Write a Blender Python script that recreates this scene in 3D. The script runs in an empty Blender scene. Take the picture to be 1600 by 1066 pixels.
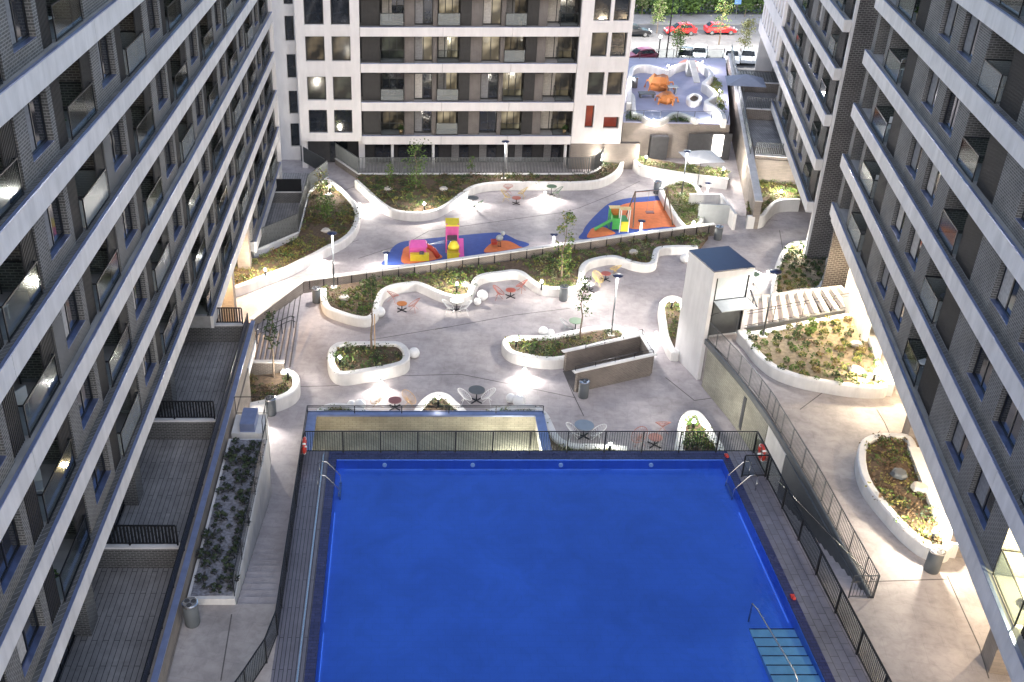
import bpy, bmesh, math, random
from mathutils import Vector, Matrix
R = math.radians
rnd = random.Random(7)
scene = bpy.context.scene
COL = scene.collection

# ------------------------------------------------------------------ camera, sky, sun, exposure
PITCH = math.atan(893/1600); CP, SP = math.cos(PITCH), math.sin(PITCH)
FPX, HC, PX, PY = 1600.0, 30.0, 632.0, 533.0
cam_d = bpy.data.cameras.new('camera'); cam = bpy.data.objects.new('camera', cam_d); COL.objects.link(cam)
cam.location = (0, 0, HC); cam.rotation_euler = (math.pi/2-PITCH, 0, 0)
cam_d.sensor_width = 36; cam_d.lens = 36.0; cam_d.shift_x = (800-PX)/1600.0
cam_d.clip_start = 0.1; cam_d.clip_end = 3000
scene.camera = cam
world = bpy.data.worlds.new('World'); scene.world = world; world.use_nodes = True
wn = world.node_tree; sky = wn.nodes.new('ShaderNodeTexSky'); sky.sky_type = 'NISHITA'; sky.sun_disc = False
SUN_EL, SUN_AZ = 25.0, 185.0            # low light left in the sky behind the viewer
sky.sun_elevation = R(25.0); sky.sun_rotation = R(SUN_AZ)
bg = wn.nodes['Background']; wn.links.new(sky.outputs[0], bg.inputs[0]); bg.inputs[1].default_value = 0.068
sd = bpy.data.lights.new('sun', 'SUN'); sd.energy = 0.55; sd.angle = R(140); sd.color = (1, .97, .96)
sun = bpy.data.objects.new('sun', sd); COL.objects.link(sun)
# the light comes from azimuth SUN_AZ (clockwise from +Y)
sel = R(SUN_EL); saz = R(SUN_AZ)
dvec = Vector((math.sin(saz)*math.cos(sel), math.cos(saz)*math.cos(sel), math.sin(sel)))
sun.rotation_euler = dvec.to_track_quat('Z', 'Y').to_euler()
vs = scene.view_settings; vs.view_transform = 'Standard'; vs.look = 'None'; vs.exposure = 2.1; vs.gamma = 1; vs.use_curve_mapping = False
scene.cycles.max_bounces = 6; scene.cycles.diffuse_bounces = 2; scene.cycles.glossy_bounces = 3
scene.cycles.transparent_max_bounces = 12; scene.cycles.caustics_reflective = False; scene.cycles.caustics_refractive = False
scene.cycles.sample_clamp_indirect = 4

# ------------------------------------------------------------------ survey helpers
def at(x, y, z=0.0):
    u = (x-PX)/FPX; v = (y-PY)/FPX
    d = (u, CP-v*SP, -SP-v*CP); t = (z-HC)/d[2]
    return Vector((d[0]*t, d[1]*t, z))
def atY(x, y, Y):
    u = (x-PX)/FPX; v = (y-PY)/FPX; t = Y/(CP-v*SP)
    return Vector((u*t, Y, HC+(-SP-v*CP)*t))
TH = R(12.0)                                  # the right hand blocks stand 12 degrees off the left one
def pq(p, q, z=0.0): return Vector((p*math.cos(TH)+q*math.sin(TH), -p*math.sin(TH)+q*math.cos(TH), z))

# ------------------------------------------------------------------ materials
M = {}
def nt(name):
    m = bpy.data.materials.new(name); m.use_nodes = True; M[name] = m
    return m, m.node_tree, m.node_tree.nodes['Principled BSDF']
def mat(name, col, rough=.6, metal=0, var=.15, scale=3.0, bump=.0, col2=None, fine=40, spec=.5, emit=None, es=0, streak=0):
    m, t, b = nt(name); N, L = t.nodes, t.links
    b.inputs['Roughness'].default_value = rough; b.inputs['Metallic'].default_value = metal
    b.inputs['Specular IOR Level'].default_value = spec
    tc = N.new('ShaderNodeTexCoord')
    n1 = N.new('ShaderNodeTexNoise'); n1.inputs['Scale'].default_value = scale; n1.inputs['Detail'].default_value = 5
    L.new(tc.outputs['Object'], n1.inputs['Vector'])
    rmp = N.new('ShaderNodeValToRGB'); rmp.color_ramp.elements[0].position = .3; rmp.color_ramp.elements[1].position = .7
    c2 = col2 or tuple(min(1, c*(1+var)) for c in col)
    c1 = tuple(c*(1-var) for c in col) if not col2 else col
    rmp.color_ramp.elements[0].color = (*c1, 1); rmp.color_ramp.elements[1].color = (*c2, 1)
    L.new(n1.outputs['Fac'], rmp.inputs[0]); L.new(rmp.outputs[0], b.inputs['Base Color'])
    if streak:                              # rain streaks and grime, narrow across and long down
        mp = N.new('ShaderNodeMapping'); mp.inputs['Scale'].default_value = (1.3, 1.3, .3); L.new(tc.outputs['Object'], mp.inputs[0])
        ns = N.new('ShaderNodeTexNoise'); ns.inputs['Scale'].default_value = 1.6; ns.inputs['Detail'].default_value = 6; ns.inputs['Roughness'].default_value = .65; L.new(mp.outputs[0], ns.inputs['Vector'])
        ms_ = N.new('ShaderNodeMapRange'); ms_.inputs[1].default_value = .38; ms_.inputs[2].default_value = .66; ms_.inputs[3].default_value = 1.0; ms_.inputs[4].default_value = 1-streak; L.new(ns.outputs['Fac'], ms_.inputs[0])
        vm = N.new('ShaderNodeVectorMath'); vm.operation = 'SCALE'; L.new(rmp.outputs[0], vm.inputs[0]); L.new(ms_.outputs[0], vm.inputs['Scale']); L.new(vm.outputs[0], b.inputs['Base Color'])
    if bump:
        n2 = N.new('ShaderNodeTexNoise'); n2.inputs['Scale'].default_value = fine; n2.inputs['Detail'].default_value = 3
        L.new(tc.outputs['Object'], n2.inputs['Vector'])
        bp = N.new('ShaderNodeBump'); bp.inputs['Strength'].default_value = bump; bp.inputs['Distance'].default_value = .02
        L.new(n2.outputs['Fac'], bp.inputs['Height']); L.new(bp.outputs[0], b.inputs['Normal'])
    if emit:
        b.inputs['Emission Color'].default_value = (*emit, 1); b.inputs['Emission Strength'].default_value = es
    return m
def brickmat(name, c1, c2, mortar, w=.26, h=.085, ms=.016, rough=.85):
    m, t, b = nt(name); N, L = t.nodes, t.links; b.inputs['Roughness'].default_value = rough
    tc = N.new('ShaderNodeTexCoord'); sp = N.new('ShaderNodeSeparateXYZ'); L.new(tc.outputs['Object'], sp.inputs[0])
    ad = N.new('ShaderNodeMath'); ad.operation = 'ADD'; L.new(sp.outputs[0], ad.inputs[0]); L.new(sp.outputs[1], ad.inputs[1])
    cb = N.new('ShaderNodeCombineXYZ'); L.new(ad.outputs[0], cb.inputs[0]); L.new(sp.outputs[2], cb.inputs[1])
    br = N.new('ShaderNodeTexBrick'); L.new(cb.outputs[0], br.inputs['Vector'])
    br.inputs['Scale'].default_value = 1; br.inputs['Brick Width'].default_value = w; br.inputs['Row Height'].default_value = h
    br.inputs['Mortar Size'].default_value = ms; br.inputs['Color1'].default_value = (*c1, 1); br.inputs['Color2'].default_value = (*c2, 1)
    br.inputs['Mortar'].default_value = (*mortar, 1); br.inputs['Mortar Smooth'].default_value = .2
    n = N.new('ShaderNodeTexNoise'); n.inputs['Scale'].default_value = .7; n.inputs['Detail'].default_value = 4; L.new(tc.outputs['Object'], n.inputs['Vector'])
    mr = N.new('ShaderNodeMapRange'); mr.inputs[1].default_value = .3; mr.inputs[2].default_value = .7; mr.inputs[3].default_value = .75; mr.inputs[4].default_value = 1.2
    L.new(n.outputs['Fac'], mr.inputs[0])
    mx = N.new('ShaderNodeVectorMath'); mx.operation = 'SCALE'; L.new(br.outputs['Color'], mx.inputs[0]); L.new(mr.outputs[0], mx.inputs['Scale'])
    L.new(mx.outputs[0], b.inputs['Base Color'])
    bp = N.new('ShaderNodeBump'); bp.inputs['Strength'].default_value = .6; bp.inputs['Distance'].default_value = .01; bp.invert = True
    L.new(br.outputs['Fac'], bp.inputs['Height']); L.new(bp.outputs[0], b.inputs['Normal'])
    return m
def tilemat(name, c1, c2, gap, w, h, rough=.6, ms=.012, stain=.25, rot=0, offs=.5, spec=.4, sscale=.35):
    m, t, b = nt(name); N, L = t.nodes, t.links; b.inputs['Specular IOR Level'].default_value = spec
    tc = N.new('ShaderNodeTexCoord'); mp = N.new('ShaderNodeMapping'); mp.inputs['Rotation'].default_value = (0, 0, rot); L.new(tc.outputs['Object'], mp.inputs[0])
    br = N.new('ShaderNodeTexBrick'); L.new(mp.outputs[0], br.inputs['Vector']); br.offset = offs
    br.inputs['Scale'].default_value = 1; br.inputs['Brick Width'].default_value = w; br.inputs['Row Height'].default_value = h
    br.inputs['Mortar Size'].default_value = ms; br.inputs['Color1'].default_value = (*c1, 1); br.inputs['Color2'].default_value = (*c2, 1); br.inputs['Mortar'].default_value = (*gap, 1)
    n = N.new('ShaderNodeTexNoise'); n.inputs['Scale'].default_value = sscale; n.inputs['Detail'].default_value = 8; n.inputs['Roughness'].default_value = .6; L.new(tc.outputs['Object'], n.inputs['Vector'])
    mr = N.new('ShaderNodeMapRange'); mr.inputs[1].default_value = .3; mr.inputs[2].default_value = .7; mr.inputs[3].default_value = 1-stain; mr.inputs[4].default_value = 1+stain*.5
    L.new(n.outputs['Fac'], mr.inputs[0])
    nb = N.new('ShaderNodeTexNoise'); nb.inputs['Scale'].default_value = sscale*6; nb.inputs['Detail'].default_value = 10; nb.inputs['Roughness'].default_value = .7; nb.inputs['Distortion'].default_value = .6; L.new(tc.outputs['Object'], nb.inputs['Vector'])
    mb_ = N.new('ShaderNodeMapRange'); mb_.inputs[1].default_value = .42; mb_.inputs[2].default_value = .72; mb_.inputs[3].default_value = 1.0; mb_.inputs[4].default_value = 1-stain*.9; L.new(nb.outputs['Fac'], mb_.inputs[0])
    mm = N.new('ShaderNodeMath'); mm.operation = 'MULTIPLY'; L.new(mr.outputs[0], mm.inputs[0]); L.new(mb_.outputs[0], mm.inputs[1])
    mx = N.new('ShaderNodeVectorMath'); mx.operation = 'SCALE'; L.new(br.outputs['Color'], mx.inputs[0]); L.new(mm.outputs[0], mx.inputs['Scale'])
    L.new(mx.outputs[0], b.inputs['Base Color'])
    r2 = N.new('ShaderNodeMapRange'); r2.inputs[1].default_value = .3; r2.inputs[2].default_value = .7; r2.inputs[3].default_value = rough+.12; r2.inputs[4].default_value = rough-.12
    L.new(n.outputs['Fac'], r2.inputs[0]); L.new(r2.outputs[0], b.inputs['Roughness'])
    bp = N.new('ShaderNodeBump'); bp.inputs['Strength'].default_value = .3; bp.inputs['Distance'].default_value = .004; bp.invert = True
    L.new(br.outputs['Fac'], bp.inputs['Height']); L.new(bp.outputs[0], b.inputs['Normal'])
    return m
def glassmat(name, tint, gloss=.35, rough=.02):
    m, t, b = nt(name); N, L = t.nodes, t.links; N.remove(b)
    tr = N.new('ShaderNodeBsdfTransparent'); tr.inputs[0].default_value = (*tint, 1)
    gl = N.new('ShaderNodeBsdfGlossy'); gl.inputs['Roughness'].default_value = rough
    lw = N.new('ShaderNodeLayerWeight'); lw.inputs['Blend'].default_value = gloss
    mx = N.new('ShaderNodeMixShader'); k_ = N.new('ShaderNodeMath'); k_.operation = 'MULTIPLY'; k_.inputs[1].default_value = .4; L.new(lw.outputs['Fresnel'], k_.inputs[0]); L.new(k_.outputs[0], mx.inputs[0]); L.new(tr.outputs[0], mx.inputs[1]); L.new(gl.outputs[0], mx.inputs[2])
    L.new(mx.outputs[0], N['Material Output'].inputs[0]); return m

brickmat('brick_dark', (.115, .112, .11), (.075, .073, .072), (.24, .235, .23), .24, .09, .016)
brickmat('brick_brown', (.20, .165, .14), (.14, .115, .10), (.28, .25, .23), .26, .08, .016)
brickmat('brick_centre', (.135, .12, .115), (.095, .085, .082), (.22, .20, .19), .26, .08, .016)
brickmat('brick_end', (.06, .055, .055), (.04, .037, .037), (.17, .16, .155), .30, .13, .024)
brickmat('stone_wall', (.28, .24, .21), (.23, .20, .18), (.22, .19, .17), .5, .14, .012)
brickmat('stone_yellow', (.36, .35, .29), (.31, .30, .25), (.22, .21, .18), .4, .12, .012)
mat('plaster_fascia', (.68, .66, .655), .75, var=.1, scale=.8, bump=.1, streak=.17)
mat('plaster_white', (.74, .71, .71), .8, var=.06, scale=.5, bump=.08, streak=.1)
mat('wall_white', (.76, .74, .72), .65, var=.08, scale=1.3, bump=.15, streak=.13)
mat('tower_grey', (.70, .69, .70), .6, var=.05, scale=1, bump=.05, streak=.1)
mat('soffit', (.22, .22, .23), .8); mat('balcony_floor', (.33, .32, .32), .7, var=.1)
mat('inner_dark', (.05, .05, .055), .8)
mat('metal_dark', (.028, .03, .035), .4, .6, var=.1)
mat('metal_grey', (.12, .13, .14), .45, .7, var=.1)
mat('metal_coping_sky_tint', (.26, .31, .50), .35, .6, var=.1)  # blue of the reflected sky is put into the coping colour
mat('sill_metal_sky_tint', (.24, .29, .50), .3, .8, var=.15)  # sill colour made bluer to carry the sky's reflection
mat('steel', (.62, .62, .62), .25, 1.0, var=.1)
mat('louvre', (.035, .035, .038), .55, .3, var=.15)
mat('pane_dark', (.018, .022, .03), .06, 0, var=.3, spec=.9)
mat('curtain', (.42, .40, .38), .9, var=.2, scale=8)
mat('curtain_grey', (.2, .2, .21), .9, var=.2, scale=8)
mat('lit_room', (.5, .42, .3), .8, emit=(1, .72, .4), es=.35)
mat('orange_room', (.7, .15, .05), .8, emit=(1, .18, .05), es=.35)
mat('door_white', (.7, .7, .68), .6)
glassmat('glass', (.84, .87, .87), .06, .08)
def frostmat():
    m, t, b = nt('glass_frost'); N, L = t.nodes, t.links
    b.inputs['Base Color'].default_value = (.46, .48, .48, 1); b.inputs['Roughness'].default_value = .25
    tr = N.new('ShaderNodeBsdfTransparent'); tr.inputs[0].default_value = (.7, .74, .74, 1); mx = N.new('ShaderNodeMixShader'); mx.inputs[0].default_value = .32
    L.new(tr.outputs[0], mx.inputs[1]); L.new(b.outputs[0], mx.inputs[2]); L.new(mx.outputs[0], N['Material Output'].inputs[0])
frostmat()
tilemat('paving', (.455, .41, .415), (.43, .39, .40), (.36, .33, .33), 1.2, .8, .7, .008, .3, R(8))
tilemat('paving_podium', (.42, .38, .37), (.40, .365, .355), (.35, .32, .315), 1.4, 1.0, .7, .008, .32, R(12))
tilemat('deck_tile', (.17, .165, .20), (.15, .145, .18), (.035, .035, .045), 3.0, .145, .35, .014, .25, R(90))
tilemat('deck_tile_light', (.19, .185, .23), (.165, .16, .20), (.07, .06, .07), .6, .3, .35, .012, .3, R(90))
tilemat('boards', (.36, .345, .345), (.30, .29, .295), (.035, .035, .04), 2.4, .2, .5, .012, .35, R(90))
tilemat('asphalt', (.17, .165, .17), (.17, .165, .17), (.17, .165, .17), 3, 3, .8, 0, .25)
tilemat('sidewalk', (.34, .32, .32), (.30, .29, .29), (.2, .2, .2), .6, .6, .8, .01, .2)
tilemat('pool_tile', (.105, .265, .94), (.10, .255, .92), (.09, .235, .86), .6, .3, .35, .01, .2, sscale=.09)
tilemat('pool_edge', (.03, .035, .11), (.045, .05, .14), (.02, .02, .05), .3, .15, .25, .01, .2)
mat('joint', (.10, .09, .09), .9)
mat('soil', (.11, .075, .05), .95, var=.4, scale=6, bump=.5, fine=15)
mat('soil_light', (.21, .17, .115), .95, var=.35, scale=4, bump=.5, fine=15)
for k, (n, c) in enumerate({'leaf_green': (.055, .10, .025), 'leaf_bright': (.10, .17, .03), 'leaf_yellow': (.20, .19, .05), 'leaf_brown': (.12, .075, .035), 'leaf_dark': (.028, .045, .022), 'leaf_pale': (.24, .26, .13)}.items()):
    m = mat(n, c, .7, var=.3, scale=20)
mat('bark', (.16, .12, .09), .9, var=.3, scale=12, bump=.4)
mat('stone_pale', (.5, .46, .42), .8, bump=.3)
mat('rubber_blue', (.035, .075, .30), .85, var=.12, bump=.1)
mat('rubber_orange', (.66, .18, .06), .85, var=.1, bump=.1)
for n, c in {'pl_pink': (.62, .10, .36), 'pl_yellow': (.75, .60, .04), 'pl_green': (.05, .35, .07), 'pl_orange': (.5, .18, .05), 'pl_red': (.45, .05, .03), 'pl_white': (.8, .8, .8), 'pl_navy': (.02, .03, .09), 'ch_salmon': (.50, .22, .18), 'ch_red': (.40, .10, .07), 'ch_tan': (.55, .36, .20), 'ch_yellow': (.62, .45, .16), 'ch_grey': (.35, .37, .38), 'tb_brown': (.25, .10, .10), 'tb_green': (.16, .24, .16), 'tb_slate': (.22, .27, .33), 'lifebuoy': (.55, .04, .03), 'rust': (.5, .18, .05), 'slate': (.10, .11, .12)}.items():
    mat(n, c, .45, var=.08)
mat('canvas', (.24, .27, .36), .9, var=.06); mat('canvas_white', (.75, .75, .75), .9, var=.05)
for n, c in {'car_red': (.55, .02, .02), 'car_black': (.012, .012, .014), 'car_white': (.75, .77, .8), 'car_wine': (.16, .012, .04), 'car_silver': (.45, .47, .5)}.items():
    m = mat(n, c, .28, .1, var=.03); m.node_tree.nodes['Principled BSDF'].inputs['Coat Weight'].default_value = .6
mat('car_glass', (.02, .025, .03), .08, 0, spec=.8); mat('tyre', (.02, .02, .02), .9); mat('tail', (.4, .02, .02), .3); mat('head', (.8, .8, .8), .2)
mat('sign_blue', (.15, .3, .6), .5); mat('sandstone', (.55, .48, .38), .9, var=.15, bump=.2)
mat('lamp_on', (.9, .9, .85), .5, emit=(1, .95, .85), es=40)
mat('lamp_soft', (.9, .9, .85), .5, emit=(1, .93, .8), es=10)
mat('lamp_pool', (.9, .9, .9), .5, emit=(.3, .5, 1), es=.03)
def watermat():
    m, t, b = nt('water'); N, L = t.nodes, t.links; N.remove(b)
    tr = N.new('ShaderNodeBsdfTransparent'); tr.inputs[0].default_value = (.74, .88, 1, 1)
    gl = N.new('ShaderNodeBsdfGlossy'); gl.inputs['Roughness'].default_value = .04
    fr = N.new('ShaderNodeFresnel'); fr.inputs[0].default_value = 1.33
    tc = N.new('ShaderNodeTexCoord'); n = N.new('ShaderNodeTexNoise'); n.inputs['Scale'].default_value = 1.2; n.inputs['Detail'].default_value = 3; L.new(tc.outputs['Object'], n.inputs['Vector'])
    bp = N.new('ShaderNodeBump'); bp.inputs['Strength'].default_value = .25; bp.inputs['Distance'].default_value = .06; L.new(n.outputs['Fac'], bp.inputs['Height'])
    L.new(bp.outputs[0], gl.inputs['Normal']); L.new(bp.outputs[0], fr.inputs['Normal'])
    mx = N.new('ShaderNodeMixShader'); L.new(fr.outputs[0], mx.inputs[0]); L.new(tr.outputs[0], mx.inputs[1]); L.new(gl.outputs[0], mx.inputs[2])
    L.new(mx.outputs[0], N['Material Output'].inputs[0])
watermat()

def litpane(name, c1, c2, s, sc=1.5):
    m, t, b = nt(name); N, L = t.nodes, t.links
    tc = N.new('ShaderNodeTexCoord'); n = N.new('ShaderNodeTexNoise'); n.inputs['Scale'].default_value = sc; n.inputs['Detail'].default_value = 2; L.new(tc.outputs['Object'], n.inputs['Vector'])
    rp = N.new('ShaderNodeValToRGB'); rp.color_ramp.elements[0].position = .45; rp.color_ramp.elements[1].position = .62; rp.color_ramp.elements[0].color = (*c1, 1); rp.color_ramp.elements[1].color = (*c2, 1)
    L.new(n.outputs['Fac'], rp.inputs[0]); b.inputs['Base Color'].default_value = (.02, .02, .02, 1); b.inputs['Roughness'].default_value = .08
    L.new(rp.outputs[0], b.inputs['Emission Color']); b.inputs['Emission Strength'].default_value = s
litpane('pane_room', (.02, .018, .015), (.3, .23, .14), .12, .7); litpane('pane_room_b', (.012, .014, .012), (.14, .15, .11), .12, .7); litpane('pane_orange', (.3, .03, .01), (.6, .1, .03), .15, .5)
litpane('pane_lit', (.10, .08, .05), (.6, .5, .33), .22, .5)
# ------------------------------------------------------------------ mesh helpers
class MB:
    def __init__(s): s.v = []; s.f = []; s.mi = []
    def add(s, vs, fs, mi=0):
        o = len(s.v); s.v += [tuple(v) for v in vs]; s.f += [tuple(i+o for i in f) for f in fs]; s.mi += [mi]*len(fs); return s
    def box(s, x0, x1, y0, y1, z0, z1, mi=0):
        return s.add([(x0, y0, z0), (x1, y0, z0), (x1, y1, z0), (x0, y1, z0), (x0, y0, z1), (x1, y0, z1), (x1, y1, z1), (x0, y1, z1)],
                     [(0, 3, 2, 1), (4, 5, 6, 7), (0, 1, 5, 4), (1, 2, 6, 5), (2, 3, 7, 6), (3, 0, 4, 7)], mi)
    def bar(s, a, b, w, h=None, mi=0):       # rectangular bar between two points
        a = Vector(a); b = Vector(b); d = (b-a); h = h or w
        if d.length < 1e-6: return s
        d.normalize(); up = Vector((0, 0, 1)) if abs(d.z) < .95 else Vector((1, 0, 0))
        sx = d.cross(up).normalized()*w/2; sy = sx.cross(d).normalized()*h/2
        vs = [p+q for p in (a, b) for q in (-sx-sy, sx-sy, sx+sy, -sx+sy)]
        return s.add(vs, [(0, 3, 2, 1), (4, 5, 6, 7), (0, 1, 5, 4), (1, 2, 6, 5), (2, 3, 7, 6), (3, 0, 4, 7)], mi)
    def tube(s, pts, r, n=6, mi=0, close=False, r2=None):
        pts = [Vector(p) for p in pts]; m = len(pts); vs = []
        for i, p in enumerate(pts):
            a = pts[(i-1) % m] if (close or i > 0) else p; b = pts[(i+1) % m] if (close or i < m-1) else p
            d = (b-a).normalized(); up = Vector((0, 0, 1)) if abs(d.z) < .9 else Vector((1, 0, 0))
            sx = d.cross(up).normalized(); sy = sx.cross(d).normalized()
            rr = r if r2 is None else r+(r2-r)*i/(m-1)
            for k in range(n): t = 2*math.pi*k/n; vs.append(p+sx*rr*math.cos(t)+sy*rr*math.sin(t))
        fs = []
        for i in range(m if close else m-1):
            j = (i+1) % m
            for k in range(n): k2 = (k+1) % n; fs.append((i*n+k, i*n+k2, j*n+k2, j*n+k))
        if not close: fs += [tuple(range(n-1, -1, -1)), tuple((m-1)*n+k for k in range(n))]
        return s.add(vs, fs, mi)
    def lathe(s, prof, cx=0, cy=0, n=16, mi=0, sx=1, sy=1):
        vs = []; fs = []; m = len(prof)
        for r, z in prof:
            for k in range(n): t = 2*math.pi*k/n; vs.append((cx+r*math.cos(t)*sx, cy+r*math.sin(t)*sy, z))
        for i in range(m-1):
            for k in range(n): k2 = (k+1) % n; fs.append((i*n+k, i*n+k2, (i+1)*n+k2, (i+1)*n+k))
        if prof[0][0] > 1e-4: fs.append(tuple(range(n-1, -1, -1)))
        if prof[-1][0] > 1e-4: fs.append(tuple((m-1)*n+k for k in range(n)))
        return s.add(vs, fs, mi)
    def ball(s, c, r, n=12, mi=0, sz=1):
        m = n//2; return s.lathe([(max(1e-5, r*math.sin(math.pi*i/m)), c[2]-r*sz*math.cos(math.pi*i/m)) for i in range(m+1)], c[0], c[1], n, mi)
    def prism(s, poly, z0, z1, mi=0):
        n = len(poly)
        if sum(poly[i][0]*poly[(i+1) % n][1]-poly[(i+1) % n][0]*poly[i][1] for i in range(n)) < 0: poly = poly[::-1]
        vs = [(p[0], p[1], z0) for p in poly]+[(p[0], p[1], z1) for p in poly]
        fs = [tuple(range(n-1, -1, -1)), tuple(range(n, 2*n))]+[(i, (i+1) % n, n+(i+1) % n, n+i) for i in range(n)]
        return s.add(vs, fs, mi)
    def build(s, name, mats, parent=None, smooth=False, loc=None, bevel=0):
        me = bpy.data.meshes.new(name); me.from_pydata(s.v, [], s.f)
        for m in (mats if isinstance(mats, (list, tuple)) else [mats]): me.materials.append(M[m])
        if len(set(s.mi)) > 1: me.polygons.foreach_set('material_index', s.mi)
        if smooth: me.polygons.foreach_set('use_smooth', [True]*len(me.polygons))
        me.update(); return link(name, me, parent, loc, bevel)
def link(name, me, parent=None, loc=None, bevel=0):
    o = bpy.data.objects.new(name, me); COL.objects.link(o)
    if parent: o.parent = parent
    if loc is not None: o.location = loc
    if bevel:
        b = o.modifiers.new('bevel', 'BEVEL'); b.width = bevel; b.segments = 2; b.limit_method = 'ANGLE'
    return o
def tag(o, label=None, cat=None, group=None, kind=None):
    if label: o['label'] = label
    if cat: o['category'] = cat
    if group: o['group'] = group
    if kind: o['kind'] = kind
    return o
def thing(name, label, cat, loc=(0, 0, 0), rz=0, group=None):
    o = bpy.data.objects.new(name, None); COL.objects.link(o); o.location = loc; o.rotation_euler = (0, 0, rz); o.empty_display_size = .2
    return tag(o, label, cat, group)
KIDS = {}
def copy_tree(o, parent=None):
    c = o.copy(); COL.objects.link(c); c.parent = parent
    for ch in list(o.children): copy_tree(ch, c)
    return c
def smoothpts(pts, closed=False, n=6):
    P = [Vector((p[0], p[1])) for p in pts]; m = len(P); out = []
    for i in range(m if closed else m-1):
        g = lambda k: P[k % m] if closed else P[max(0, min(m-1, k))]
        a, b, c, d = g(i-1), g(i), g(i+1), g(i+2)
        for k in range(n):
            t = k/n; out.append(.5*((2*b)+(c-a)*t+(2*a-5*b+4*c-d)*t*t+(3*b-a-3*c+d)*t**3))
    if not closed: out.append(P[-1])
    return out
def ribbon(mb, pts, w, z0, z1, closed=False, mi=0, lean=0.0):
    """rounded-top wall of width w that follows pts"""
    m = len(pts); r = min(.06, w/4)
    prof = [(-w/2-lean, z0), (-w/2, z1-r), (-w/2+r, z1), (w/2-r, z1), (w/2, z1-r), (w/2+lean, z0)]
    k = len(prof); vs = []
    for i, p in enumerate(pts):
        a = pts[(i-1) % m] if (closed or i > 0) else p; b = pts[(i+1) % m] if (closed or i < m-1) else p
        d = (b-a); d = d.normalized() if d.length > 1e-6 else Vector((1, 0)); nn = Vector((-d.y, d.x))
        for o, z in prof: q = p+nn*o; vs.append((q.x, q.y, z))
    fs = []
    for i in range(m if closed else m-1):
        j = (i+1) % m
        for a in range(k-1): fs.append((i*k+a, i*k+a+1, j*k+a+1, j*k+a))
    if not closed: fs += [tuple(range(k)), tuple((m-1)*k+a for a in range(k-1, -1, -1))]
    return mb.add(vs, fs, mi)
def inside(p, poly):
    x, y = p; c = False; n = len(poly)
    for i in range(n):
        x1, y1 = poly[i][0], poly[i][1]; x2, y2 = poly[(i+1) % n][0], poly[(i+1) % n][1]
        if (y1 > y) != (y2 > y) and x < (x2-x1)*(y-y1)/(y2-y1)+x1: c = not c
    return c
def scatter(poly, n, seed=1, gap=0.0, tries=40):
    r = random.Random(seed); xs = [p[0] for p in poly]; ys = [p[1] for p in poly]; out = []; k = 0
    while len(out) < n and k < n*tries:
        k += 1; p = (r.uniform(min(xs), max(xs)), r.uniform(min(ys), max(ys)))
        if inside(p, poly) and (not gap or all((p[0]-q[0])**2+(p[1]-q[1])**2 > gap*gap for q in out)): out.append(p)
    return out
def pts_at(px, z): return [at(x, y, z) for x, y in px]
def leafburst(mb, c, rad, hgt, n, size, r, mi=0, droop=.3):
    for _ in range(n):
        a = r.uniform(0, 2*math.pi); rr = rad*math.sqrt(r.random()); z = hgt*r.uniform(.15, 1)*(1-.45*rr/max(rad, .01))
        p = Vector((c[0]+rr*math.cos(a), c[1]+rr*math.sin(a), c[2]+z))
        d = Vector((math.cos(a)+r.uniform(-.6, .6), math.sin(a)+r.uniform(-.6, .6), r.uniform(-droop, 1))).normalized()
        s = d.cross(Vector((r.uniform(-1, 1), r.uniform(-1, 1), r.uniform(-.3, 1)))).normalized()*size*.4
        mb.add([p-d*size*.5, p+s, p+d*size*.6, p-s], [(0, 1, 2, 3)], mi)

# ------------------------------------------------------------------ ground and podium
g = MB(); g.add([(-1500, -1500, -.05), (1500, -1500, -.05), (1500, 1500, -.05), (-1500, 1500, -.05)], [(0, 1, 2, 3)])
tag(g.build('ground', 'asphalt'), kind='structure')
plaza = MB().box(-14, 42, 5, 112, -.04, 0).build('plaza', 'paving'); tag(plaza, kind='structure')
PODZ = 2.7
walk_l = MB().prism([(-8.13, 5), (-4.6, 5), (-4.6, 28.7), (-8.13, 28.7)], .004, PODZ).build('left_walkway', 'paving_podium'); tag(walk_l, kind='structure')
edge = [at(x, y, PODZ).xy for x, y in [(1102, 524), (1154, 584), (1198, 640), (1220, 676), (1270, 760)]]
pod = [(16.0, 5), (16.0, 29.0), (17.72, 29.0), (17.78, 33)]+[tuple(p) for p in edge[::-1]]
pod += [tuple(at(1150, 505, PODZ).xy), tuple(at(1172, 519, PODZ).xy), tuple(at(1345, 486, PODZ).xy), (34, 53), (46, 53), (46, 5)]
podium = MB().prism(pod, .006, PODZ).build('right_podium', 'paving_podium'); tag(podium, kind='structure')

def joint_lines(parent, lines, z, w=.045):
    for ln in lines:
        mb = MB(); P = [at(x, y, z) for x, y in ln]
        for a, b in zip(P[:-1], P[1:]): mb.bar((a.x, a.y, z+.003), (b.x, b.y, z+.003), w, .004)
        mb.build('paving_joint', 'joint', parent)
joint_lines(plaza, [[(440, 605), (520, 603), (560, 600)], [(600, 588), (720, 585)], [(720, 585), (800, 601), (900, 622)], [(680, 515), (800, 493), (890, 482)], [(575, 532), (700, 511)],
    [(560, 404), (640, 378), (670, 361), (800, 343), (880, 332), (905, 325), (960, 303), (1000, 283)], [(880, 580), (895, 615), (912, 650)], [(1040, 590), (1085, 626), (1150, 617)],
    [(530, 300), (560, 290)], [(470, 408), (560, 375)], [(1218, 360), (1224, 395)], [(1090, 330), (1215, 345)]], 0)
joint_lines(podium, [[(1370, 640), (1382, 660), (1400, 700)], [(1480, 900), (1530, 1010), (1545, 1060)], [(1250, 640), (1290, 610)], [(1330, 910), (1480, 905)]], PODZ)
joint_lines(walk_l, [[(362, 960), (345, 1064)]], PODZ)

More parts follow.
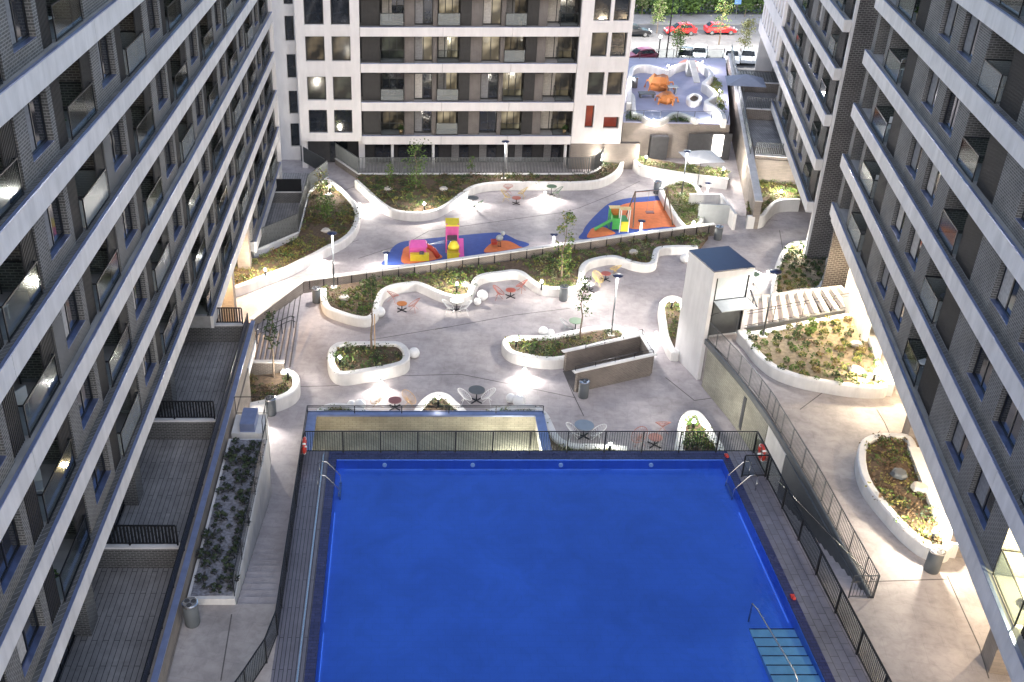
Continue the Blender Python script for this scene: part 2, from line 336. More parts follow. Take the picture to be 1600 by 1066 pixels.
def stairs(name, label, x0, x1, y0, y1, z0, z1, n, m='paving', along='y', top_is_y0=True):
    t = thing(name, label, 'stairs', ((x0+x1)/2, (y0+y1)/2, 0)); cx, cy = (x0+x1)/2, (y0+y1)/2
    for i in range(n):
        z = z0+(z1-z0)*(i+1)/(n+1)
        if along == 'y':
            f = (i/n, (i+1)/n); ya, yb = (y1+(y0-y1)*f[0], y1+(y0-y1)*f[1]) if top_is_y0 else (y0+(y1-y0)*f[0], y0+(y1-y0)*f[1])
            MB().box(x0-cx, x1-cx, min(ya, yb)-cy, max(ya, yb)-cy, .002, z).build('step', m, t)
    return t
stairs('garden_stairs', 'long flight of shallow paved steps beside the planter of dark succulents', -6.3, -4.62, 28.72, 38.6, 0, PODZ, 20)
st2 = stairs('pool_side_stairs', 'narrow steps between the pool fence and the walkway railing on the right', 16.15, 17.6, 29.05, 38.6, 0, PODZ, 17)

# fence builder ---------------------------------------------------------------
def fence(name, label, pts, z, h, spacing=1.6, bars=.12, mat_='metal_dark', bw=.016, post=.045, group=None, cat='railing', midrail=False, panel=None, z_list=None):
    P = [Vector((p[0], p[1], (z_list[i] if z_list else z))) for i, p in enumerate(pts)]
    o = P[0].copy(); t = thing(name, label, cat, o, 0, group)
    rails = MB(); bm_ = MB()
    for a, b in zip(P[:-1], P[1:]):
        a = a-o; b = b-o; up = Vector((0, 0, 1)); L = (b-a).length; n = max(1, round(L/spacing))
        rails.bar(a+up*h, b+up*h, post, post*.8); rails.bar(a+up*.09, b+up*.09, post*.7)
        if midrail: rails.bar(a+up*h*.82, b+up*h*.82, post*.6)
        for i in range(n): 
            p = a.lerp(b, i/n); MB().bar(p, p+up*(h-post*.4), post*1.1).build('post', mat_, t)
        if bars:
            k = int(L/bars)
            for i in range(1, k):
                p = a.lerp(b, i/k); bm_.bar(p+up*.1, p+up*(h-.02), bw)
        if panel:
            pm = MB(); pm.bar(a+up*(h/2), b+up*(h/2), .012, h-.15); pm.build('infill_panel', panel, t)
    e = P[-1]-o; MB().bar(e, e+Vector((0, 0, h-post*.4)), post*1.1).build('post', mat_, t)
    rails.build('rail', mat_, t)
    if bars: tag(bm_.build('bars', mat_, t), kind='stuff')
    return t

# ------------------------------------------------------------------ swimming pool
pool = thing('swimming_pool', 'large rectangular swimming pool of bright blue water with dark tiled deck', 'pool', (5.7, 25, 0))
def pl(mb, name, m, kind=None): 
    o = mb.build(name, m, pool); o.matrix_parent_inverse = Matrix.Translation(-pool.location); 
    if kind: tag(o, kind=kind)
    return o
WX0, WX1, WY0, WY1, WZ = -3.08, 14.43, 6.0, 37.9, 2.66
pl(MB().box(-4.6, -3.45, 5, 38.55, .008, PODZ), 'deck', 'deck_tile')
pl(MB().box(14.78, 15.998, 5, 38.55, .008, PODZ), 'deck', 'deck_tile_light')
pl(MB().box(-3.446, WX0, 5, 38.55, .01, PODZ+.015), 'coping', 'pool_edge')
pl(MB().box(WX1, 14.776, 5, 38.55, .01, PODZ+.015), 'coping', 'pool_edge')
pl(MB().box(WX0+.002, WX1-.002, WY1, 38.55, .01, PODZ+.01), 'coping', 'pool_edge')
pl(MB().box(WX0+.002, WX1-.002, 5, WY0, .01, PODZ+.01), 'coping', 'pool_edge')
basin = MB(); x0, x1, y0, y1 = WX0, WX1, WY0, WY1; zb = 2.2
basin.add([(x0+.01, y0+.01, zb), (x1-.01, y0+.01, zb), (x1-.01, y1-.01, zb), (x0+.01, y1-.01, zb), (x0+.01, y0+.01, PODZ-.001), (x1-.01, y0+.01, PODZ-.001), (x1-.01, y1-.01, PODZ-.001), (x0+.01, y1-.01, PODZ-.001)],
          [(0, 1, 2, 3), (0, 4, 5, 1), (1, 5, 6, 2), (2, 6, 7, 3), (3, 7, 4, 0)])
pl(basin, 'basin', 'pool_tile')
pl(MB().box(-3.72, -3.66, 5, 38.4, PODZ+.003, PODZ+.008), 'overflow_channel', 'steel')
water = MB(); water.add([(x0+.012, y0+.012, WZ), (x1-.012, y0+.012, WZ), (x1-.012, y1-.012, WZ), (x0+.012, y1-.012, WZ)], [(0, 1, 2, 3)])
pl(water, 'water', 'water')
mat('pool_step', (.34, .60, .78), .5, var=.08)
for i in range(9):                                # submerged corner steps, right side
    yt = 27.9-i*.48; pl(MB().box(12.75, x1-.02, yt-.48, yt, zb, zb+.045*(i+1)), 'pool_step', 'pool_step')
    pl(MB().box(12.75, x1-.02, yt-.05, yt+.004, zb+.045*(i+1)-.02, zb+.045*(i+1)+.004), 'step_nosing', 'pool_edge')
for x in (-.9, 3.1, 7.1, 11.2):
    pl(MB().lathe([(.10, 0), (.10, .06), (.0001, .07)], 0, 0, 14), 'pool_light', 'lamp_pool').matrix_parent_inverse = Matrix.Translation(-pool.location) @ Matrix.Translation((x, WY1-.015, 2.42)) @ Matrix.Rotation(R(90), 4, 'X')
LS = .85
def lamp(kind, loc, w, col=(1, .93, .82), r=.08, parent=None, size=None, rot=None, spot=None, name='lamp_light'):
    l = bpy.data.lights.new(name, kind); l.energy = w*LS; l.color = col
    if kind in ('POINT', 'SPOT'): l.shadow_soft_size = r
    if kind == 'SPOT': l.spot_size = spot or R(120); l.spot_blend = .6
    if kind == 'AREA': l.size = size or .3
    o = bpy.data.objects.new(name, l); COL.objects.link(o); o.location = loc
    if rot: o.rotation_euler = rot
    if parent: o.parent = parent; 
    return o
POOLW = 3.2
def strip(loc, rot, L, w):
    o = lamp('AREA', loc, w, (.62, .78, 1), rot=rot, name='underwater_fill'); o.data.shape = 'RECTANGLE'; o.data.size = L; o.data.size_y = .25
for y in (10.5, 17.5, 24.5, 31.5):  # side strips added to spread the pool glow evenly, no fittings there
    strip((WX0+.06, y, 2.1), (0, R(-75), 0), .25, POOLW); strip((WX1-.06, y, 2.1), (0, R(75), 0), .25, POOLW)
for o_ in [o for o in COL.objects if o.name.startswith('underwater_fill')]: o_.data.size = .25; o_.data.size_y = 6.5
for x in (-.9, 3.1, 7.1, 11.2): strip((x, WY1-.06, 2.1), (R(-75), 0, 0), 3.6, POOLW*.3)

ld = thing('pool_ladder', 'bent steel handrails of the ladder at the pool corner', 'ladder', (-3.3, 36.6, PODZ))
for dy in (0, -1.0):
    MB().tube([(-.45, dy, 0), (-.45, dy, .75), (-.3, dy, .85), (-.1, dy, .8), (.45, dy, .1), (.5, dy, -.5)], .02, 8).build('handrail', 'steel', ld, True)
for k in range(3): MB().box(.40, .52, -1, 0, -.35-k*.3, -.32-k*.3).build('rung', 'steel', ld)
ld2 = thing('pool_ladder', 'steel handrails at the far right corner of the pool', 'ladder', (14.75, 35.6, PODZ), math.pi)
for ch in list(ld.children): c = ch.copy(); COL.objects.link(c); c.parent = ld2
hr = thing('pool_handrail', 'long slanting steel handrail rising out of the pool steps', 'handrail', (12.95, 26.4, 0))
MB().tube([(-.1, 1.9, 1.1), (-.1, 1.9, 3.1), (0, 1.6, 3.1), (.25, -1.6, 3.35), (.3, -1.8, 3.2), (.3, -1.8, 2.2)], .03, 8).build('rail', 'steel', hr, True)

fence('pool_fence', 'dark metal railing along the far edge of the pool', [(-4.5, 38.45), (15.95, 38.45)], PODZ, 1.15, 1.75, .11, panel='glass')
lfp = [at(x, y, PODZ).xy for x, y in [(434, 992), (417, 1036), (385, 1085), (340, 1150)]]
fence('pool_fence', 'dark railing down the left side of the pool, bending outwards near the bin', [(-4.58, 38.45), (-4.58, 28.5), tuple(lfp[0])]+[tuple(p) for p in lfp[1:]], PODZ, 1.15, 1.9, .11, panel='glass')
fence('pool_fence', 'dark railing with glass panels down the right side of the pool', [(15.97, 38.45), (15.97, 16)], PODZ, 1.15, 2.05, .11, post=.06, panel='glass')
fence('pool_gate', 'small railing gate closing the far end of the right pool deck', [(14.9, 36.6), (15.93, 36.6)], PODZ, 1.15, 1.1, .0, post=.05, cat='gate', panel='glass')
def lifebuoy(x, y, z, label, rz):
    t = thing('lifebuoy', label, 'lifebuoy', (x, y, z), rz)
    MB().tube([(.33*math.cos(a), .0, .33*math.sin(a)) for a in [2*math.pi*i/24 for i in range(24)]], .07, 8, close=True).build('ring', 'lifebuoy', t, True)
    for a in (0, 1, 2, 3):
        b = a*math.pi/2+.78; MB().tube([(.33*math.cos(b-.12), 0, .33*math.sin(b-.12)), (.33*math.cos(b+.12), 0, .33*math.sin(b+.12))], .078, 8).build('band', 'pl_white', t)
p = at(1196, 706, PODZ+.8); lifebuoy(15.9, p.y, PODZ+.75, 'red lifebuoy hanging on the right pool railing', R(90))
lifebuoy(-4.5, 38.0, PODZ+.7, 'red lifebuoy hanging on the left pool railing', R(90))
for (px_, py_, lb) in [(1236, 938, 'small red rescue hook on the right edge of the pool'), (1137, 716, 'small red float at the far right corner of the pool')]:
    q = at(px_, py_, PODZ); t = thing('rescue_float', lb, 'float', (14.65, q.y, PODZ+.02)); t.scale = (.6, .6, .6)
    MB().ball((0, 0, .12), .12, 10).build('float', 'lifebuoy', t, True); MB().box(-.12, .12, .12, .4, 0, .12).build('holder', 'lifebuoy', t)

# walkway railing, retaining walls --------------------------------------------
E2 = [(17.69, 29.03), (17.76, 33), (17.81, 35.91), (17.74, 40.06), (17.70, 42.05), (17.29, 45.45), (16.6, 49.0)]
fence('walkway_railing', 'long grey railing of thin bars along the edge of the raised walkway', smoothpts(E2, n=3), PODZ, 1.1, 2.1, .12, 'metal_grey', .014, .035)
fence('walkway_railing', 'short end railing across the head of the pool side stairs', [(16.75, 29.02), (17.66, 29.02)], PODZ, 1.1, 1, .12, 'metal_grey', .014, .035)
hw = thing('stair_handrail', 'slanting steel handrail fixed along the pool side stairs', 'handrail', (17.5, 34, 0)); MB().tube([(0, -5, 3.6), (0, 4.4, 1.0), (0, 4.7, .9)], .025, 6).build('rail', 'steel', hw)
sw = thing('retaining_wall', 'yellowish stone wall with window and door below the raised walkway', 'wall', (17.7, 44, 0))
def off(P, d): return [(p[0]+d, p[1]) for p in P]
wl = [(17.60, 41.2), (17.42, 43.6), (17.18, 45.45), (16.62, 48.6)]
m_ = MB(); ribbon(m_, [Vector((x-17.7, y-44)) for x, y in wl], .14, .004, 2.42); m_.build('stone_face', 'stone_yellow', sw)
m_ = MB(); ribbon(m_, [Vector((x-17.7-.07, y-44)) for x, y in [(17.70, 29.1), (17.78, 36), (17.70, 40), (17.62, 42), (17.24, 45.45), (16.6, 49.1)]], .12, 2.43, 2.74); m_.build('edge_beam', 'slate', sw)
MB().box(-.14, -.04, -5.3, -2.85, .004, 2.4).build('white_panel', 'wall_white', sw)
MB().box(-.13, -.03, -14.9, -5.35, .004, 2.4).build('dark_face', 'slate', sw)
for (ya, yb, za, zb_, mm) in [(2.55, 3.7, 1.1, 2.1, 'sill_metal_sky_tint'), (-.2, .5, .3, 2.2, 'metal_grey')]:
    f = MB().box(-.66 if ya > 2 else -.42, -.58 if ya > 2 else -.2, ya, yb, za, zb_).build('window' if ya > 2 else 'door', mm, sw); f.rotation_euler = (0, 0, 0)
pwl = thing('retaining_wall', 'grey retaining wall under the far edge of the pool', 'wall', (5.7, 38.6, 0)); MB().box(-10.3, 10.3, -.04, .02, .004, 2.66).build('face', 'brick_brown', pwl)

# ------------------------------------------------------------------ white curved walls and beds
LEAFS = ['leaf_green', 'leaf_bright', 'leaf_yellow', 'leaf_brown', 'leaf_dark', 'leaf_pale']
def curved_wall(label, px, ztop, zbase, closed=False, w=.36, bed=None, lean=.0, name='planter_wall', soil='soil', weights=(4, 2, 2, 2, 3, 1), dens=7, bedz=-.18, seed=1, hgt=.28, poly_world=None, nsm=6, nocover=False):
    P = [at(x, y, ztop).xy for x, y in px]; o = P[0].copy()
    sp = smoothpts(P, closed, nsm)
    t = thing(name, label, 'planter wall', (o.x, o.y, zbase))
    mb = MB(); ribbon(mb, [p-o for p in sp], w, .003, ztop-zbase, closed, lean=lean); mb.build('rim', 'wall_white', t, False)
    for p_ in t.children: p_.data.polygons.foreach_set('use_smooth', [False]*len(p_.data.polygons))
    poly = None
    if closed: poly = sp
    elif bed: poly = sp+[at(x, y, ztop).xy for x, y in bed]
    if poly_world: poly = sp+[Vector(q) for q in poly_world]
    if poly:
        sb = MB(); sb.prism([(p.x-o.x, p.y-o.y) for p in poly], .01, ztop-zbase+bedz); s = sb.build('soil', soil, t)
        if not nocover: ground_cover(label, [(p.x, p.y) for p in poly], ztop+bedz, weights, dens, seed, hgt)
    return t, poly
def ground_cover(label, poly, z, weights, dens, seed, hgt=.28):
    xs = [p[0] for p in poly]; ys = [p[1] for p in poly]; A = abs(sum(poly[i][0]*poly[(i+1) % len(poly)][1]-poly[(i+1) % len(poly)][0]*poly[i][1] for i in range(len(poly)))/2)
    r = random.Random(seed); n = min(int(A*dens*1.9), 4200); mb = MB(); pool_ = [i for i, w in enumerate(weights) for _ in range(w)]
    for p in scatter(poly, n, seed):
        mi = r.choice(pool_); nse = math.sin(p[0]*1.1+seed)+math.cos(p[1]*.9+p[0]*.4)
        if nse < -1.5: continue
        k = 1.0 if nse < .4 else 1.35
        leafburst(mb, (p[0], p[1], z), .2*k, hgt*k*r.uniform(.6, 1.1), 14, .085*k, r, mi)
    o = mb.build('ground_cover', LEAFS); tag(o, 'low leafy ground cover in the bed of the '+label, 'ground cover', kind='stuff'); return o

W1 = [(557, 281), (576, 298), (595, 315), (615, 327), (638, 331), (662, 331), (684, 326), (703, 315), (720, 302), (738, 291), (759, 286), (789, 284), (822, 284), (854, 284), (897, 284), (930, 282), (951, 275), (966, 264), (972, 252), (968, 241)]
W1bed = [(945, 240), (942, 262), (925, 270), (895, 271), (720, 271), (560, 271)]
curved_wall('long wavy white wall in front of the central block terrace', W1, .7, 0, bed=W1bed, w=.34, seed=3, dens=6, weights=(4, 1, 2, 4, 5, 0))
W2 = [(513, 280), (530, 293), (546, 309), (556, 325), (558, 340), (551, 358), (535, 373), (511, 385), (489, 397), (468, 407), (446, 418), (414, 430), (380, 443), (352, 452)]
curved_wall('long curved white wall beside the ramp at the left', W2, .7, 0, bed=[(352, 420), (400, 400), (465, 368), (474, 345), (484, 300), (508, 281)], w=.4, seed=5, dens=6, weights=(3, 1, 5, 5, 2, 0))
curved_wall('low white wall under the terrace with the white parasol', [(993, 250), (1003, 258), (1032, 264), (1070, 270), (1106, 275), (1138, 279)], .9, 0, bed=[(1138, 262), (1060, 252), (992, 240)], w=.34, seed=6, dens=6, weights=(3, 3, 3, 0, 0, 3))
curved_wall('bright white planter around the lamp post above the orange playground', [(1034, 297), (1046, 286), (1062, 283), (1083, 286), (1092, 297), (1094, 320), (1095, 345), (1070, 353)], .6, 0, True, .36, seed=8, dens=7, weights=(2, 4, 3, 0, 0, 6))
W5 = [(505, 450), (506, 466), (513, 479), (534, 488), (560, 495), (576, 495), (586, 486), (590, 469), (597, 455), (610, 447), (629, 443), (649, 441), (663, 445), (680, 453), (693, 458), (709, 462), (725, 462), (734, 458), (739, 446), (745, 434), (759, 428), (781, 425), (802, 422.5), (815, 425), (826, 433), (838, 442), (851, 448), (871, 449), (893, 449), (904, 446), (907.5, 434), (910, 418), (917, 409), (932, 403.5), (957, 400), (974, 404), (994, 410), (1011, 412), (1021, 408), (1024, 397), (1028, 388), (1042, 385), (1065, 384.5), (1090, 385)]
curved_wall('long wavy white bench wall along the middle of the plaza', W5, .6, 0, bed=[(1108, 362), (1000, 374), (800, 404), (700, 419), (560, 437), (505, 445)], w=.42, seed=9, dens=6, weights=(4, 3, 3, 2, 3, 2))
W6 = [(519, 546), (525, 539), (536, 536), (573, 535), (604, 535), (622, 536), (632, 544), (635, 555), (630, 564), (613, 570), (586, 575), (561, 579), (541, 582), (528, 580), (520, 571), (517, 558)]
curved_wall('free standing white planter island with a thin dark sapling', W6, .75, 0, True, .42, seed=11, dens=7, weights=(4, 1, 2, 2, 4, 1), hgt=.28)
W7 = [(790, 533), (802, 526), (826, 526), (860, 525), (883, 520.5), (905, 516), (928, 511.5), (950, 510), (970, 513), (978, 522), (965, 535), (925, 547), (878, 558), (851, 559), (826, 555), (806, 551), (794, 544)]
curved_wall('pointed white planter island beside the brick stair enclosure', W7, .65, 0, True, .42, seed=12, dens=7, weights=(4, 2, 3, 1, 4, 1), hgt=.28)
W8 = [(440, 578), (455, 581), (462.5, 590), (461, 603), (451, 613), (435, 620), (415, 626), (392, 631), (372, 635)]
curved_wall('curved white planter wall at the foot of the left steps', W8, .8, 0, bed=[(372, 585), (440, 578)], w=.4, seed=13, dens=11, weights=(4, 1, 3, 5, 3, 0))
curved_wall('small white mound wall left of the light well', [(497, 643), (504, 637), (518, 632), (540, 633), (559, 638), (573, 643)], .6, 0, w=.4, bed=[(573, 649), (497, 649)], seed=14, dens=10, weights=(3, 3, 3, 0, 1, 3))
curved_wall('arched white planter wall behind the light well', [(649, 649), (654, 638), (663, 626.5), (673, 618), (685, 614.6), (696.5, 617), (706, 625), (718, 636), (727, 645)], .6, 0, w=.4, bed=[(725, 650), (652, 650)], seed=15, dens=10, weights=(2, 1, 0, 1, 6, 0))
curved_wall('low white mound wall at the right end behind the light well', [(765, 642), (778, 639), (790, 637), (816, 634), (836, 635.5)], .6, 0, w=.42, bed=[(838, 649), (765, 649)], seed=16, dens=9, weights=(3, 3, 4, 0, 2, 2))
curved_wall('S shaped white bench wall right of the light well', [(838, 636), (850, 646), (857, 660), (864, 675), (875, 687), (896, 695), (929, 696), (951, 697), (980, 700)], .6, 0, w=.42, bed=[(980, 708), (858, 708), (852, 680)], seed=16, dens=9, weights=(3, 3, 4, 0, 2, 2))
curved_wall('narrow white planter behind the right part of the pool', [(1066, 705), (1064, 680), (1067, 658), (1076, 646), (1088, 644), (1099, 655), (1111, 676), (1124, 705)], .6, 0, True, w=.42, seed=17, dens=8, weights=(4, 5, 2, 0, 2, 1))
curved_wall('narrow white planter against the lift tower', [(1056, 549), (1043, 529.5), (1037, 502), (1034, 480), (1038, 469), (1050, 463.5), (1062, 467), (1068, 480), (1066, 520)], .6, 0, True, .4, seed=18, dens=7, weights=(5, 4, 2, 0, 3, 1))
curved_wall('small curved warm lit wall below the right hand block', [(1168, 337), (1190, 336), (1200, 325), (1213, 314), (1230, 311), (1250, 311)], 1.0, 0, w=.34, bed=[(1250, 280), (1172, 268)], seed=19, dens=6, weights=(3, 3, 5, 2, 0, 2))
Z3 = 3.35
P1 = [(1158, 516), (1170, 530), (1187, 552), (1214, 573), (1252, 587), (1293, 595), (1334, 601), (1376, 603), (1381, 596), (1372, 560), (1362, 530), (1346, 493), (1338, 489), (1260, 503), (1180, 519)]
t_, polyP1 = curved_wall('large triangular white planter on the raised walkway', P1, Z3, PODZ, True, .36, seed=21, soil='soil_light', dens=1.2, weights=(2, 2, 3, 3, 0, 2), bedz=-.12, nsm=4)
P2 = [(1214, 458), (1211, 438), (1215, 418), (1224, 394), (1236, 381), (1254, 377), (1290, 376), (1296, 400), (1284, 445), (1250, 452)]
t_, polyP2 = curved_wall('white edged planter beside the brick end wall of the right block', P2, .6, 0, True, .36, seed=22, soil='soil_light', dens=2.5, weights=(4, 2, 1, 3, 4, 1), nsm=4)
P3 = [(1420, 683), (1398, 679), (1372, 680), (1354, 688), (1347, 706), (1350, 734), (1362, 760), (1385, 789), (1415, 822), (1444, 846), (1468, 855), (1482, 850), (1476, 820), (1455, 765), (1432, 710)]
curved_wall('oval white planter on the right walkway beside a bin', P3, Z3, PODZ, True, .36, seed=23, dens=7, weights=(3, 1, 4, 8, 2, 0), nsm=4)
# bench backs against the right block
for (a, b, lb) in [((1352, 492), (1389, 602), 'straight pale wall closing the triangular planter'), ((1428, 700), (1488, 852), 'straight pale wall closing the oval planter')]:
    A = at(*a, Z3); B = at(*b, Z3); t = thing('low_wall', lb, 'wall', A.xy.to_3d()+Vector((0, 0, PODZ))); MB().bar((0, 0, .36), tuple((B-A).xy.to_3d()+Vector((0, 0, .36))), .5, .7).build('body', 'wall_white', t)
# individually visible shrubs
def shrub_mesh(seed, cols, n=90, rad=.2, h=.34, size=.09):
    mb = MB(); r = random.Random(seed)
    for k in range(n): leafburst(mb, (0, 0, 0), rad, h, 1, size, r, r.choice(range(len(cols))))
    me = bpy.data.meshes.new('shrub'); me.from_pydata(mb.v, [], mb.f)
    for c in cols: me.materials.append(M[c])
    me.polygons.foreach_set('material_index', mb.mi); me.update(); return me
SH = [shrub_mesh(1, ['leaf_green', 'leaf_dark']), shrub_mesh(2, ['leaf_bright', 'leaf_green']), shrub_mesh(3, ['leaf_yellow', 'leaf_green']), shrub_mesh(4, ['leaf_brown', 'leaf_yellow'])]
def shrubs(poly, n, z, label, group, seed, kinds=(0, 1, 2, 3), gap=.55, sc=(.7, 1.3)):
    r = random.Random(seed)
    for x, y in scatter(poly, n, seed, gap):
        o = link('shrub', SH[r.choice(kinds)]); o.location = (x, y, z); s = r.uniform(*sc); o.scale = (s, s, s*r.uniform(.8, 1.2)); o.rotation_euler = (0, 0, r.uniform(0, 6))
        tag(o, label, 'shrub', group)
shrubs([tuple(p) for p in polyP1], 95, Z3-.12, 'small tufted shrub in the sandy bed of the large triangular planter', 'shrubs in the triangular planter', 31, (0, 1, 2, 2, 3), .6)
shrubs([tuple(p) for p in polyP2], 70, .42, 'small shrub in the planter beside the brick end wall', 'shrubs in the planter by the brick end wall', 32, (0, 0, 1, 3), .6)
lobe = [tuple(at(x, y, .45).xy) for x, y in [(545, 452), (580, 447), (600, 447), (588, 458), (583, 480), (566, 487), (540, 480), (528, 468)]]
shrubs(lobe, 36, .42, 'round pale shrub in the left lobe of the wavy white wall', 'shrubs in the left lobe of the wavy wall', 33, (1, 2), .42, (.6, .9))
# dark succulent planter at left near walkway
sp_ = thing('succulent_planter', 'long raised planter with dark succulents and a white edge beside the gardens', 'planter', (-7.5, 33.5, 0))
MB().box(-.62, 1.18, -4.85, 5.6, .01, 3.0).build('body', 'wall_white', sp_); MB().box(-.5, 1.06, -4.7, 5.5, 3.0, 3.03).build('gravel', 'stone_pale', sp_)
sp_.children[0].data.materials[0] = M['plaster_fascia']
SD = shrub_mesh(9, ['leaf_dark', 'inner_dark'], 40, .3, .45, .2)
r_ = random.Random(5)
mat('gravel_dark', (.20, .20, .23), .9, var=.5, scale=8, bump=.6, fine=20); sp_.children[1].data.materials[0] = M['gravel_dark']
for x, y in scatter([(-7.9, 28.95), (-6.5, 28.95), (-6.5, 38.8), (-7.9, 38.8)], 58, 41, .42):
    o = link('succulent', SD); o.location = (x, y, 3.03); s = r_.uniform(.4, 1.0); o.scale = (s, s, s); o.rotation_euler = (0, 0, r_.uniform(0, 6)); tag(o, 'dark succulent in the long raised planter beside the gardens', 'plant', 'succulents in the long raised planter')
fence('planter_railing', 'low dark railing along the walkway side of the succulent planter', [(-6.36, 28.8), (-6.36, 39.0)], 3.0, .9, 2.0, 0, post=.03, panel='glass')
vb = thing('vent_box', 'small raised box with a blue reflecting lid behind the succulent planter', 'vent box', (-7.35, 40.6, 0)); MB().box(-.75, .75, -.9, .7, .004, 2.9).build('body', 'wall_white', vb); MB().box(-.35, .35, -.8, .6, 2.9, 3.35).build('lid', 'metal_coping_sky_tint', vb)
fence('planter_railing', 'dark railing around the small raised box', [(-8.1, 41.3), (-6.55, 41.3), (-6.55, 39.3)], 2.9, 1.0, 1.2, 0, post=.03)

# low brick wall with white coping across the plaza
wf = [at(x, y, .9).xy for x, y in [(473, 438), (560, 426.5), (660, 413), (760, 398.5), (860, 384.5), (960, 370), (1040, 359.5), (1117, 350)]]
o0 = wf[0]; tw = thing('terrace_wall', 'long low brick wall with white coping between the playgrounds and the planting', 'wall', (o0.x, o0.y, 0))
mb = MB(); ribbon(mb, [p-o0 for p in wf], .22, .004, .86); mb.build('brickwork', 'brick_brown', tw)
for i in range(len(wf)-1):
    mb = MB(); a, b = wf[i]-o0, wf[i+1]-o0; d = (b-a).normalized()*.012; mb.bar((a.x+d.x, a.y+d.y, .90), (b.x-d.x, b.y-d.y, .90), .34, .07); mb.build('coping', 'wall_white', tw)
    for k in range(4):
        p = a.lerp(b, (k+.5)/4); MB().box(p.x-.03, p.x+.03, p.y-.17, p.y-.12, .25, .95).build('bracket', 'metal_dark', tw)
# left steps
def stepflight():
    A = at(468, 462, 0).xy; t = thing('plaza_steps', 'wide flight of pale steps with dark nosings rising at the left of the plaza', 'stairs', (A.x, A.y, 0))
    tops = [at(470-i*8.3, 463+i*5.6, .11*(i)).xy for i in range(11)]; bots = [at(452-i*7.6, 578 if i < 2 else 566, .11*i).xy for i in range(11)]
    bots[0] = at(453, 577, 0).xy
    for i in range(10):
        q = [tops[i], bots[i], bots[i+1], tops[i+1]]; MB().prism([tuple(p-A) for p in q], .003, .11*(i+1)).build('step', 'paving', t)
        MB().bar((*(tops[i]-A), .11*(i+1)+.003), (*(bots[i]-A), .11*(i+1)+.003), .07, .012).build('nosing', 'joint', t)
    q = [tops[10], bots[10], bots[10]+Vector((-5, 0)), tops[10]+Vector((-5, -1))]; MB().prism([tuple(p-A) for p in q], .003, .11*10).build('landing', 'paving', t)
    return t
stepflight()
a = at(473, 438, .9).xy; b = at(392, 499, 1.6).xy
t = thing('ramp_wall', 'brown brick wall with pale coping sloping along the left steps', 'wall', (a.x, a.y, 0)); d = b-a
MB().add([(0, -.1, .004), (0, .1, .004), (0, .1, .86), (0, -.1, .86), (d.x, d.y-.1, .004), (d.x, d.y+.1, .004), (d.x, d.y+.1, 1.56), (d.x, d.y-.1, 1.56)], [(0, 3, 2, 1), (4, 5, 6, 7), (0, 1, 5, 4), (1, 2, 6, 5), (2, 3, 7, 6), (3, 0, 4, 7)]).build('brickwork', 'brick_brown', t)
MB().bar((0, 0, .9), (d.x, d.y, 1.6), .3, .07).build('coping', 'wall_white', t)
a = at(388, 562, 1.15); b = at(444, 562, 1.15)
t = thing('low_wall', 'short brown brick wall with white coping below the left steps', 'wall', (a.x, a.y-.15, 0)); MB().box(0, b.x-a.x, -.1, .1, .004, 1.08).build('brickwork', 'brick_brown', t); MB().box(-.03, b.x-a.x+.03, -.14, .14, 1.082, 1.15).build('coping', 'wall_white', t)
A = at(462, 515, 0); B = at(384, 545, 1.2)
t = thing('step_handrail', 'dark double handrail running up the middle of the left steps', 'handrail', (A.x, A.y, 0)); D = B-A
for h_ in (.95, .65): MB().tube([(0, 0, h_-.1), (-.25, -.03, h_), (D.x, D.y, h_+1.1)], .025, 6).build('rail', 'metal_dark', t)
for k in range(5): f = k/4; MB().bar((D.x*f-.1, D.y*f, f*1.1), (D.x*f-.1, D.y*f, f*1.1+.93), .04).build('post', 'metal_dark', t)

# brick stair enclosure in the plaza
c = [at(x, y, 1.35).xy for x, y in [(882, 548), (1003, 522), (1021, 553), (899, 580)]]
t = thing('stair_enclosure', 'brick walled stair opening with white coping in the middle of the plaza', 'wall', (c[3].x, c[3].y, 0)); o_ = c[3]
c2 = [p-o_ for p in c]
for i, (a, b) in enumerate([(c2[0], c2[1]), (c2[1], c2[2]), (c2[2], c2[3])]):
    mb = MB(); d = (b-a).normalized()*.10; ribbon(mb, [a+d, b-d], .2, .004, 1.3); mb.build('brick_wall', 'brick_brown', t)
    mb = MB(); d = (b-a).normalized()*.13*(1 if i == 1 else -1); ribbon(mb, [a+d, b-d], .3, 1.3, 1.38); mb.build('coping', 'wall_white', t)
MB().prism([tuple(p) for p in c2], .004, .012).build('stairwell_floor', 'joint', t)
MB().box(-.2, -.15, -.2, 0, 0, .01)
fence('enclosure_railing', 'thin dark rails standing on the brick stair enclosure', [tuple(c[0]+Vector((1.2, .1))), tuple(c[1]), tuple(c[2]), tuple(c[3])], 1.38, .28, 1.4, 0, post=.025)

# light well
def rb(t, name, m, x0, x1, y0, y1, z0, z1): MB().box(x0-t.location.x, x1-t.location.x, y0-t.location.y, y1-t.location.y, z0, z1).build(name, m, t)
lw = thing('light_well', 'rectangular walled light well with sky tinted coping beside the pool', 'light well', (1.1, 42, 0))
rb(lw, 'back_wall', 'stone_yellow', -4.9, 7.1, 44.2, 44.5, .004, .9); rb(lw, 'coping', 'metal_coping_sky_tint', -5.0, 7.2, 44.12, 44.58, .9, .98)
rb(lw, 'side_wall', 'stone_yellow', -4.9, -4.6, 38.7, 44.2, .004, .9); rb(lw, 'coping', 'metal_coping_sky_tint', -5.0, -4.52, 38.7, 44.118, .9, .978)
rb(lw, 'side_wall', 'plaster_white', 6.8, 7.1, 38.7, 44.2, .004, .9); rb(lw, 'coping', 'metal_coping_sky_tint', 6.72, 7.2, 38.7, 44.118, .9, .978)
